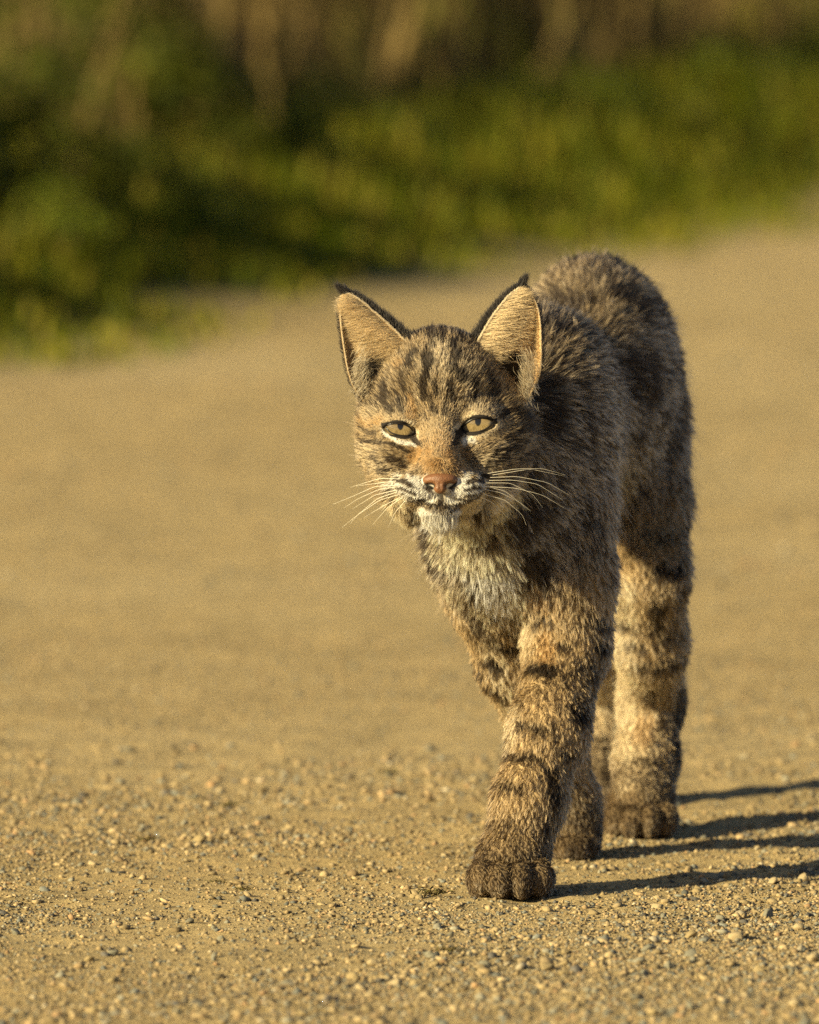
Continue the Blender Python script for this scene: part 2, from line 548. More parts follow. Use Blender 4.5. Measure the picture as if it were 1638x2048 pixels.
PAL_DARK = np.array([(0.05, 0.066, 0.005), (0.07, 0.082, 0.006), (0.10, 0.10, 0.01), (0.04, 0.05, 0.005)])
PAL_MID = np.array([(0.10, 0.13, 0.008), (0.13, 0.15, 0.012), (0.08, 0.11, 0.008), (0.15, 0.14, 0.02)])
PAL_BROWN = np.array([(0.12, 0.080, 0.024), (0.09, 0.058, 0.020), (0.15, 0.105, 0.036), (0.075, 0.060, 0.014)])
PAL_YEL = np.array([(0.22, 0.21, 0.02), (0.26, 0.24, 0.03), (0.17, 0.18, 0.015)])
SH = {'dark': [shrub_mesh(1500, PAL_DARK, 0.030, 100 + i) for i in range(3)],
      'mid': [shrub_mesh(1500, PAL_MID, 0.030, 200 + i) for i in range(3)],
      'brown': [shrub_mesh(1300, PAL_BROWN, 0.026, 300 + i, 9, .7) for i in range(3)],
      'yellow': [shrub_mesh(1300, PAL_YEL, 0.026, 400 + i) for i in range(2)]}
SH_LAB = {'dark': ('dark olive green leafy shrub in the blurred verge', 'dark shrubs on the verge'),
          'mid': ('mid green leafy shrub in the blurred verge', 'green shrubs on the verge'),
          'brown': ('dry brown shrub on the blurred bank above the green verge', 'brown shrubs on the bank'),
          'yellow': ('yellow green flowering shrub on the blurred bank', 'yellow shrubs on the bank')}
cnt_sh = 0


def shrub(kind, px, ybase, w, h, s=None):
    """shrub at picture column px, its foot at distance s behind the road edge"""
    global cnt_sh
    t = (px - 819) / F
    # X = t*Y ; edge distance s
    Y = (EDGE0 - 19.5 * EDGE_S - s / ecos) / (t - EDGE_S)
    X = t * Y
    fo, st = SH[kind][cnt_sh % len(SH[kind])]
    cnt_sh += 1
    e = bpy.data.objects.new('shrub', None); C.objects.link(e)
    e.location = (X, Y, float(ground_z(np.array([X]), np.array([Y]))[0]) - .01)
    e.rotation_euler = (0, 0, rng.random() * 6.28)
    e.scale = (w, w, h)
    tag(e, SH_LAB[kind][0], 'shrub', SH_LAB[kind][1])
    obj('foliage', fo, parent=e); obj('stems', st, parent=e)


for a in ((-60, .48, .5, .36), (60, .60, .5, .36), (175, .50, .40, .27), (300, .68, .5, .36), (420, .50, .36, .20), (500, .70, .46, .28), (640, .9, .46, .22),
          (745, .95, .45, .22), (-160, .55, .6, .45), (860, .95, .5, .26), (240, 1.0, .6, .42), (90, 1.05, .6, .45), (-260, .6, .6, .45), (980, 1.0, .45, .24), (1090, 1.05, .45, .22)):
    shrub('dark', a[0], 0, a[2], a[3], a[1] + (.16 if a[0] < 320 else .2))
for a in ((585, .52, .40, .22), (130, .42, .30, .17), (720, .58, .4, .17), (900, .66, .45, .18), (1010, .62, .42, .16), (1130, .7, .5, .18), (1260, .66, .5, .16),
          (1390, .75, .5, .18), (1500, .7, .45, .16), (1620, .72, .5, .18), (1760, .7, .5, .2), (-220, .45, .4, .2), (360, .45, .3, .15)):
    shrub('mid', a[0], 0, a[2], a[3], a[1] + (.14 if 400 < a[0] < 1100 else 0))
for a in ((340, 1.2, .5, .6), (430, 1.7, .7, .6), (580, 1.2, .6, .46), (700, 1.5, .7, .55), (840, 1.25, .6, .45), (960, 1.2, .5, .45), (1060, 1.4, .6, .45), (1190, 1.1, .6, .36),
          (1300, 1.4, .7, .42), (1420, 1.1, .6, .34), (1530, 1.6, .7, .42), (1660, 1.2, .6, .38), (200, 1.7, .7, .6), (40, 1.8, .7, .6), (-120, 1.6, .7, .6), (1800, 1.4, .7, .45),
          (500, 2.6, .9, .9), (900, 2.6, .9, .9), (1250, 2.4, .9, .7), (1600, 2.6, .9, .7), (150, 2.8, .9, .9)):
    shrub('brown', a[0], 0, a[2], a[3], a[1])
for a in ((1560, .92, .42, .26), (1460, .85, .3, .2), (10, .72, .3, .26), (1680, 1.0, .4, .24)):
    shrub('yellow', a[0], 0, a[2], a[3], a[1])

# ================================================================== BOBCAT
# ---- the body is described by smooth unions of ellipsoids and tapered capsules
HC = Q(880, 855, 11.95)
U = 11.95 / F / cph
AX_R, AX_F, AX_U = np.array([1.0, 0, 0]), np.array([0, -cph, sph]), np.array([0, sph, cph])
R_HEAD = np.stack([AX_R, AX_F, AX_U])          # rows: right, towards the viewer, up


def hu(x, z, f):
    """head point: x right, z up, f forward, in photograph pixels from between the eyes"""
    return HC + U * (x * AX_R + z * AX_U + f * AX_F)


def ell(c, r, R=None, k=0.02):
    return ('e', np.asarray(c, float), np.asarray(r, float), R, k)


def cone(a, b, ra, rb, k=0.02):
    return ('c', np.asarray(a, float), np.asarray(b, float), (ra, rb), k)


def hell(x, z, f, rx, rz, rf, k=10):
    return ell(hu(x, z, f), np.array([rx, rf, rz]) * U, R_HEAD, k * U)


def sub(p):
    return ('-',) + p


def prim(p, P):
    if p[0] == 'e':
        q = P - p[1]
        if p[3] is not None:
            q = q @ p[3].T
        a = q / p[2]; k0 = np.sqrt((a * a).sum(1)); a = a / p[2]; k1 = np.sqrt((a * a).sum(1)) + 1e-9
        return k0 * (k0 - 1) / k1
    a, b, (ra, rb) = p[1], p[2], p[3]
    ba = b - a; h = np.clip(((P - a) @ ba) / (ba @ ba), 0, 1)
    d = P - a - h[:, None] * ba
    return np.sqrt((d * d).sum(1)) - (ra + (rb - ra) * h)


def smin(a, b, k):
    h = np.clip(k - np.abs(a - b), 0, None) / k
    return np.minimum(a, b) - h * h * k * 0.25


def group_sdf(ops, P):
    v = None
    for p in ops:
        if p[0] == '-':
            d = prim(p[1:], P); v = -smin(-v, d, p[-1])
        else:
            d = prim(p, P); v = d if v is None else smin(v, d, p[-1])
    return v


EYES = {'l': (-81, -2), 'r': (77, 7)}          # eye centres (right of centre, up)
EYE_F, EYE_R = -33.0, 42.0
head = [hell(0, 60, -100, 124, 138, 108),
        hell(0, 85, -70, 88, 78, 66, 30),
        hell(-82, -45, -72, 66, 82, 80, 40), hell(88, -50, -72, 70, 84, 82, 40),
        hell(-108, 10, -105, 44, 80, 70, 40), hell(122, 5, -108, 52, 86, 74, 40),
        hell(-70, -105, -45, 48, 50, 60, 40), hell(74, -108, -45, 50, 52, 60, 40),
        cone(hu(0, 30, -42), hu(0, -84, 52), 44 * U, 35 * U, 26 * U),
        cone(hu(-4, 75, -40), hu(0, -20, -8), 36 * U, 30 * U, 30 * U),
        hell(-43, -122, 38, 46, 34, 44, 16), hell(44, -121, 38, 46, 34, 44, 16),
        hell(0, -100, 30, 58, 46, 52, 20),
        hell(0, -162, 42, 42, 27, 38, 14),
        hell(-64, 31, -25, 44, 16, 24, 20), hell(62, 38, -25, 44, 16, 24, 20),
        hell(-50, -148, -18, 34, 34, 48, 24), hell(54, -148, -20, 36, 34, 48, 24),
        hell(-70, -48, -14, 46, 32, 30, 26), hell(72, -46, -14, 46, 32, 30, 26)]
for e_ in EYES.values():
    head.append(('e', hu(e_[0], e_[1], EYE_F), np.full(3, (EYE_R + 5) * U), R_HEAD, 12 * U))
for (x, z), sg in ((EYES['l'], -1), (EYES['r'], 1)):
    head.append(sub(hell(x, z - 2, 14, 36, 12.0 if sg < 0 else 13.5, 48, 4)))
    head.append(sub(hell(x - sg * 22, z - 9, 16, 14, 7, 34, 5)))
# mouth line and the notch below the nose
head += [sub(cone(hu(0, -153, 84), hu(-46, -140, 66), 4.5 * U, 4 * U, 6 * U)), sub(cone(hu(0, -153, 84), hu(48, -138, 66), 4.5 * U, 4 * U, 6 * U)),
         sub(cone(hu(0, -132, 94), hu(0, -152, 88), 4 * U, 4 * U, 6 * U))]
neck = [cone(hu(25, -10, -190), Q(1040, 890, 12.15), .052, .070, .03),
        cone(hu(40, -90, -135), Q(1010, 1050, 12.13), .034, .050, .04)]
torso = [ell(Q(1042, 940, 12.18), (.068, .115, .108)),
         ell(Q(985, 1085, 12.12), (.055, .055, .058), None, .04),
         ell(Q(1100, 845, 12.36), (.064, .19, .094), None, .06),
         ell(Q(1190, 735, 12.60), (.066, .145, .100), None, .06),
         ell(Q(1188, 825, 12.62), (.066, .13, .11), None, .06),
         ell(Q(1085, 760, 12.20), (.055, .10, .062), None, .05),
         cone(Q(1195, 760, 12.74), Q(1200, 840, 12.84), .030, .018, .02)]


def leg(pts, k=.02):
    return [cone(p, q, a, b, k) for (p, a), (q, b) in zip(pts[:-1], pts[1:])]


def paw(px, py, Y, w, h, l, toe_r, spread, yaw=0.0):
    """paw centred over its base; toes reach towards the viewer"""
    c = Q(px, py, Y); c[2] = 0
    ops = [ell(c + (0, .014, h * .5), (w * .88, l * .95, h * .56), None, .02)]
    for i, t in enumerate((-1.5, -.5, .5, 1.5)):
        x = t / 1.5 * spread
        dy = -l * (.88 if abs(t) < 1 else .58)
        ops.append(ell(c + (x + yaw * dy, dy, toe_r * .95), (toe_r * .74, toe_r * 1.3, toe_r), None, .004))
    return ops


LF = leg([(Q(1118, 1010, 12.15), .048), (Q(1128, 1170, 12.13), .041), (Q(1135, 1290, 12.13), .035), (Q(1098, 1460, 12.07), .0325), (Q(1058, 1600, 12.03), .029), (Q(1030, 1715, 12.005), .028)]) \
    + paw(1021, 1805, 12.0, .035, .052, .040, .0180, .0265)
RF = leg([(Q(945, 1055, 12.16), .038), (Q(980, 1190, 12.17), .035), (Q(1028, 1330, 12.22), .030), (Q(1105, 1500, 12.33), .027), (Q(1140, 1600, 12.35), .023), (Q(1148, 1670, 12.345), .023)]) \
    + paw(1148, 1725, 12.35, .0225, .046, .038, .012, .0145)
LH = leg([(Q(1258, 860, 12.62), .048), (Q(1281, 1010, 12.57), .040), (Q(1296, 1150, 12.53), .0345), (Q(1302, 1290, 12.57), .0305), (Q(1303, 1400, 12.66), .0275), (Q(1292, 1520, 12.62), .0265), (Q(1283, 1615, 12.565), .028)]) \
    + paw(1281, 1685, 12.56, .031, .048, .042, .0165, .0235)
RH = leg([(Q(1150, 860, 12.66), .052), (Q(1140, 1010, 12.66), .045), (Q(1150, 1150, 12.64), .036), (Q(1190, 1290, 12.76), .03), (Q(1212, 1370, 12.93), .024), (Q(1208, 1500, 12.89), .023), (Q(1195, 1600, 12.83), .025)]) \
    + paw(1192, 1640, 12.83, .027, .046, .04, .013, .019)
GROUPS = [('head', head), ('neck', neck), ('torso', torso), ('LF', LF), ('RF', RF), ('LH', LH), ('RH', RH)]
GK = {'head': .0, 'neck': .03, 'torso': .04, 'LF': .022, 'RF': .03, 'LH': .03, 'RH': .03}


GB = {}
for n, ops in GROUPS:
    b0 = np.full(3, 9e9); b1 = -b0
    for p in ops:
        if p[0] == '-': continue
        if p[0] == 'e':
            r = np.full(3, p[2].max()); pts = [p[1]]
        else:
            r = np.full(3, max(p[3])); pts = [p[1], p[2]]
        for q in pts:
            b0 = np.minimum(b0, q - r); b1 = np.maximum(b1, q + r)
    GB[n] = (b0 - .045, b1 + .045)


def cat_sdf(P, want_groups=False):
    vals = []
    for n, ops in GROUPS:
        v = np.full(len(P), .1)
        m = np.all((P > GB[n][0]) & (P < GB[n][1]), axis=1)
        if m.any():
            v[m] = group_sdf(ops, P[m])
        vals.append(v)
    v = vals[0]
    for (n, _), d in zip(GROUPS[1:], vals[1:]):
        v = smin(v, d, GK[n])
    return (v, np.stack(vals, 1)) if want_groups else v


def sdf_grad(P, e=0.0008, fn=None):
    fn = fn or cat_sdf
    o = np.eye(3) * e
    g = np.stack([fn(P + o[i]) - fn(P - o[i]) for i in range(3)], 1)
    return g / (np.linalg.norm(g, axis=1)[:, None] + 1e-12)


def surface_nets(fn, lo, hi, h):
    n = np.ceil((hi - lo) / h).astype(int) + 1
    ax = [lo[i] + h * np.arange(n[i]) for i in range(3)]
    V = np.empty(n, np.float32)
    YZ = np.stack(np.meshgrid(ax[1], ax[2], indexing='ij'), -1).reshape(-1, 2)
    for i in range(n[0]):
        P = np.concatenate([np.full((len(YZ), 1), ax[0][i]), YZ], 1)
        V[i] = fn(P).reshape(n[1], n[2])
    ins = V < 0
    cnt = np.zeros(n - 1, np.int8)
    cor = [(a, b, c) for a in (0, 1) for b in (0, 1) for c in (0, 1)]
    sl = lambda a, m: slice(a, m - 1 + a)
    for a, b, c in cor:
        cnt += ins[sl(a, n[0]), sl(b, n[1]), sl(c, n[2])]
    act = np.argwhere((cnt > 0) & (cnt < 8))
    vid = -np.ones(n - 1, np.int64); vid[tuple(act.T)] = np.arange(len(act))
    acc = np.zeros((len(act), 3)); num = np.zeros(len(act))
    for a in cor:
        for d in range(3):
            if a[d]: continue
            b = list(a); b[d] = 1
            va = V[tuple((act + a).T)]; vb = V[tuple((act + b).T)]
            m = (va < 0) != (vb < 0)
            t = np.where(m, va / np.where(m, va - vb, 1), 0)
            pos = act + np.array(a); pos = pos.astype(float); pos[:, d] += t
            acc[m] += pos[m]; num[m] += 1
    verts = lo + h * acc / num[:, None]
    quads = []
    for d in range(3):
        u, w = (d + 1) % 3, (d + 2) % 3
        s0 = [slice(None)] * 3; s1 = [slice(None)] * 3
        s0[d] = slice(0, -1); s1[d] = slice(1, None)
        ch = np.argwhere(ins[tuple(s0)] != ins[tuple(s1)])
        ok = (ch[:, u] > 0) & (ch[:, w] > 0) & (ch[:, u] < n[u] - 1) & (ch[:, w] < n[w] - 1)
        ch = ch[ok]
        flip = ins[tuple(ch.T)]
        c = []
        for du, dw in ((-1, -1), (0, -1), (0, 0), (-1, 0)):
            k = ch.copy(); k[:, u] += du; k[:, w] += dw
            c.append(vid[tuple(k.T)])
        q = np.stack(c, 1); q[~flip] = q[~flip][:, ::-1]
        quads.append(q)
    return verts, np.concatenate(quads)


lo = np.min([b[0] for b in GB.values()], 0) + .03; hi = np.max([b[1] for b in GB.values()], 0) - .03
bv, bq = surface_nets(cat_sdf, lo, hi, 0.0042)

# refine the head and the paws, then pull every vertex onto the surface
bm = bmesh.new()
me0 = mesh_np('tmp', bv, bq, np.full(len(bq), 4))
bm.from_mesh(me0); bpy.data.meshes.remove(me0)
bmesh.ops.triangulate(bm, faces=bm.faces[:])
hb0, hb1 = hu(-115, -200, -90), hu(115, 130, 110)
for it, (rx, z0, z1, f0) in enumerate(((150, -200, 150, -60), (115, -190, 60, -20))):
    bm.verts.ensure_lookup_table(); bm.verts.index_update(); bm.edges.ensure_lookup_table()
    vc = np.array([v.co[:] for v in bm.verts])
    ei = np.array([(e.verts[0].index, e.verts[1].index) for e in bm.edges])
    q = (vc[ei].mean(1) - HC) / U
    x, f, z = q @ AX_R, q @ AX_F, q @ AX_U
    pick = np.nonzero((np.abs(x) < rx) & (z > z0) & (z < z1) & (f > f0))[0]
    ed = [bm.edges[int(k)] for k in pick]
    bmesh.ops.subdivide_edges(bm, edges=ed, cuts=1, use_grid_fill=True)
    bmesh.ops.triangulate(bm, faces=[f for f in bm.faces if len(f.verts) > 3])
bm.verts.index_update()
V = np.array([v.co[:] for v in bm.verts])
T = np.array([[v.index for v in f.verts] for f in bm.faces])
bm.free()
for it in range(4):
    d = cat_sdf(V); g = sdf_grad(V)
    V = V - g * np.clip(d, -.002, .002)[:, None] * .9
NRM = sdf_grad(V)
n_body_v = len(V)


# ---- ears: cupped shells, joined to the body mesh at the skull
def spline(pts, t):
    pts = np.asarray(pts, float)
    d = np.concatenate([[0], np.cumsum(np.linalg.norm(np.diff(pts, axis=0), axis=1))]); d /= d[-1]
    # smooth the polyline by resampling it with a small window
    out = np.zeros((len(t), pts.shape[1])); w = 0
    for o in np.linspace(-.06, .06, 7):
        tt = np.clip(t + o * np.minimum(1, np.minimum(t, 1 - t) * 12), 0, 1)
        out += np.stack([np.interp(tt, d, pts[:, i]) for i in range(pts.shape[1])], 1)
    return out / 7


EARS = {
    # inner edge and outer edge from base to tip: x, z, f
    'l': dict(inner=[(-40, 120, -62), (-60, 165, -70), (-88, 195, -78), (-118, 222, -84), (-150, 250, -90), (-172, 266, -94), (-188, 270, -96)],
              outer=[(-150, 50, -70), (-176, 85, -66), (-186, 120, -64), (-191, 150, -68), (-197, 190, -74), (-201, 228, -84), (-199, 255, -92), (-188, 270, -96)],
              tip=(-205, 285), cup=20),
    'r': dict(inner=[(52, 120, -62), (70, 165, -70), (84, 190, -76), (100, 218, -82), (122, 248, -88), (146, 274, -94), (163, 283, -97)],
              outer=[(178, 60, -72), (201, 105, -64), (204, 140, -64), (203, 175, -68), (202, 212, -76), (196, 245, -86), (184, 270, -93), (163, 283, -97)],
              tip=(172, 304), cup=40)}
ear_data = {}
VE, TE, NE = [V], [T], [NRM]
voff = len(V)
for key, E in EARS.items():
    nt_, ns_ = 40, 28
    t = np.linspace(0, 1, nt_); s = np.linspace(0, 1, ns_)
    A, B = spline(E['inner'], t), spline(E['outer'], t)
    G = A[:, None] * (1 - s)[None, :, None] + B[:, None] * s[None, :, None]
    bow = s ** 2.6 * (1 - s) ** .5; bow /= bow.max()
    depth = E['cup'] * (1 - t ** 1.4) ** .8 + 3
    G[:, :, 2] -= bow[None] * depth[:, None]
    # inner flank turned out so that its broad face is seen and lit
    W = HC + U * (G[..., 0, None] * AX_R + G[..., 1, None] * AX_U + G[..., 2, None] * AX_F)
    du = np.gradient(W, axis=0); dv = np.gradient(W, axis=1)
    N = np.cross(du, dv); N /= np.linalg.norm(N, axis=2)[..., None] + 1e-12
    if (N[10, 14] @ AX_F) < 0: N = -N
    th = 0.0022 * (1 - .6 * t)[:, None, None]
    edge_in = np.minimum(1, np.minimum(s, 1 - s) * 6)[None, :, None] * np.minimum(1, (1 - t) * 8)[:, None, None]
    Fr, Bk = W + N * th * .5 * edge_in, W - N * (th * .5 * edge_in + .0012)
    i0 = np.arange(nt_ * ns_).reshape(nt_, ns_)
    q = np.stack([i0[:-1, :-1], i0[1:, :-1], i0[1:, 1:], i0[:-1, 1:]], -1).reshape(-1, 4)
    tri = np.concatenate([q[:, [0, 1, 2]], q[:, [0, 2, 3]]])
    k = nt_ * ns_
    # close the rim
    rim = np.concatenate([i0[:, 0], i0[-1, 1:], i0[::-1, -1][1:]])
    r1 = np.stack([rim[:-1], rim[1:], rim[1:] + k], 1); r2 = np.stack([rim[:-1], rim[1:] + k, rim[:-1] + k], 1)
    P0 = Fr.reshape(-1, 3); nn = N.reshape(-1, 3)
    c = np.cross(P0[tri[0, 1]] - P0[tri[0, 0]], P0[tri[0, 2]] - P0[tri[0, 0]]) @ nn[tri[0, 0]]
    if c < 0: tri = tri[:, ::-1]
    VE.append(P0); VE.append(Bk.reshape(-1, 3)); NE.append(nn); NE.append(-nn)
    TE.append(np.concatenate([tri, tri[:, ::-1] + k, r1, r2]) + voff)
    ear_data[key] = dict(front=tri + voff, back=tri[:, ::-1] + k + voff, W=W, N=N, t=t, s=s, off=voff, k=k)
    voff += 2 * k
ALLV = np.concatenate(VE); ALLT = np.concatenate(TE); ALLN = np.concatenate(NE)

# ------------------------------------------------------------------ pigment
TAN = np.array((0.56, 0.40, 0.21)); GREY = np.array((0.45, 0.39, 0.31)); CREAM = np.array((0.82, 0.67, 0.44)); WHITE = np.array((0.93, 0.87, 0.74))
DBROWN = np.array((0.065, 0.042, 0.024)); BLACK = np.array((0.014, 0.011, 0.009)); RUF = np.array((0.46, 0.245, 0.075)); MUD = np.array((0.13, 0.085, 0.045))
# strokes: colour, strength, half width, polyline in photograph pixels
HEAD_S = [
    (RUF, .75, 34, [(880, 905), (880, 948)]), (TAN * 1.0, .5, 26, [(880, 800), (880, 880)]),
    (RUF, .7, 8, [(835, 885), (831, 918)]), (RUF, .5, 8, [(925, 890), (932, 915)]), (RUF, .5, 9, [(828, 806), (822, 836)]), (RUF, .4, 9, [(800, 742), (812, 738)]), (RUF, .5, 9, [(735, 846), (760, 838)]),
    (CREAM, .4, 18, [(735, 905), (760, 930), (790, 945)]), (CREAM, .4, 18, [(1000, 900), (970, 925)]), (CREAM, .22, 14, [(742, 830), (765, 822), (795, 832)]), (CREAM, .4, 12, [(925, 826), (965, 820), (995, 830)]),
    (CREAM, .45, 9, [(872, 690), (868, 770)]), (CREAM, .45, 8, [(890, 700), (886, 790)]), (CREAM, .35, 8, [(846, 740), (842, 800)]), (CREAM, .35, 8, [(925, 745), (930, 800)]),
    (BLACK, 1, 8, [(906, 696), (911, 734)]), (BLACK, 1, 7.5, [(901, 744), (922, 772)]), (BLACK, 1, 7, [(857, 722), (859, 764)]), (BLACK, 1, 7.5, [(834, 717), (824, 747)]),
    (BLACK, .9, 6.5, [(897, 780), (905, 808)]), (BLACK, .85, 6.5, [(849, 773), (853, 802)]), (BLACK, .7, 5, [(872, 772), (876, 795)]), (BLACK, .85, 7, [(778, 776), (772, 806), (780, 822)]), (BLACK, .65, 5, [(799, 792), (804, 826)]),
    (BLACK, .9, 7, [(940, 768), (948, 802)]), (BLACK, .65, 6, [(970, 765), (985, 795)]), (BLACK, .6, 6, [(812, 760), (818, 790)]), (DBROWN, .7, 7, [(885, 655), (886, 690)]), (DBROWN, .7, 7, [(860, 660), (862, 700)]), (DBROWN, .7, 7, [(915, 660), (922, 690)]),
    (BLACK, .6, 5, [(865, 800), (868, 830)]), (BLACK, .6, 5, [(890, 805), (890, 832)]),
    (BLACK, .7, 4.2, [(738, 884), (770, 886), (800, 896), (822, 908)]), (BLACK, .5, 4, [(733, 862), (752, 868)]), (BLACK, .8, 5, [(759, 917), (768, 921)]), (BLACK, .8, 5, [(786, 919), (793, 922)]), (BLACK, .7, 5, [(770, 935), (782, 938)]), (BLACK, .6, 5, [(805, 925), (815, 935)]),
    (BLACK, .95, 7, [(1003, 828), (1022, 827), (1040, 836), (1052, 852), (1050, 866)]), (BLACK, .8, 6, [(1010, 872), (1036, 864)]), (BLACK, .85, 6, [(980, 906), (1026, 898)]), (BLACK, .7, 7, [(975, 925), (1005, 918)]), (BLACK, .6, 6, [(1000, 882), (1040, 885)]),
    (BLACK, .7, 8, [(1070, 790), (1078, 850)]), (BLACK, .6, 7, [(1030, 925), (1060, 900)]),
    (WHITE, 1, 6, [(770, 862), (784, 876), (803, 884), (830, 890)]), (CREAM, .8, 4, [(805, 843), (822, 848), (832, 864), (837, 882)]), (CREAM, .7, 4, [(908, 868), (914, 852), (928, 838), (950, 830)]), (WHITE, .95, 9, [(930, 882), (942, 877)]), (CREAM, .7, 5, [(990, 846), (998, 850)]), (CREAM, .55, 4, [(945, 872), (975, 867), (992, 854)]),
    (WHITE, 1, 19, [(838, 970), (862, 988)]), (WHITE, 1, 19, [(922, 968), (903, 988)]), (WHITE, .95, 14, [(796, 964), (815, 988)]), (WHITE, .85, 13, [(958, 962), (950, 988)]),
    (WHITE, .95, 13, [(845, 1025), (880, 1034), (915, 1026)]), (CREAM, .95, 14, [(790, 1000), (808, 1030), (820, 1050)]), (CREAM, .9, 14, [(930, 1022), (965, 1003), (985, 985)]), (CREAM, .7, 20, [(985, 1020), (1030, 975)]),
    (BLACK, .9, 3.6, [(792, 957), (812, 962), (829, 970)]), (BLACK, .9, 3.2, [(795, 973), (815, 979), (833, 985)]), (BLACK, .6, 2.4, [(808, 988), (828, 994)]),
    (BLACK, .9, 4, [(930, 960), (955, 957), (977, 952)]), (BLACK, .9, 3.4, [(927, 976), (957, 971)]), (BLACK, .7, 2.6, [(935, 990), (960, 982), (978, 976)]),
    (BLACK, .75, 2.6, [(822, 1000), (858, 1003), (880, 1010), (903, 1005), (935, 999), (958, 991)]), (BLACK, 1, 3.5, [(851, 965), (862, 975)]), (BLACK, 1, 3.5, [(899, 975), (909, 964)]), (BLACK, .8, 3, [(880, 988), (880, 1010)]), (DBROWN, .45, 6, [(862, 1013), (882, 1016), (900, 1013)]),
    (BLACK, .5, 4.5, [(816, 1014), (834, 1036), (852, 1052)]), (BLACK, .7, 5, [(940, 1040), (975, 1012)]), (BLACK, .6, 5, [(968, 1050), (1005, 1022)]), (BLACK, .85, 8, [(1015, 1035), (1042, 1018), (1070, 1000)]), (BLACK, .7, 8, [(1000, 965), (1030, 945)]),
    (BLACK, 1, 5, [(828, 872), (838, 890)]), (BLACK, 1, 6, [(917, 872), (909, 892)]),
    (BLACK, .9, 16, [(822, 668), (838, 655)]), (BLACK, .7, 10, [(940, 665), (950, 640)]),
]
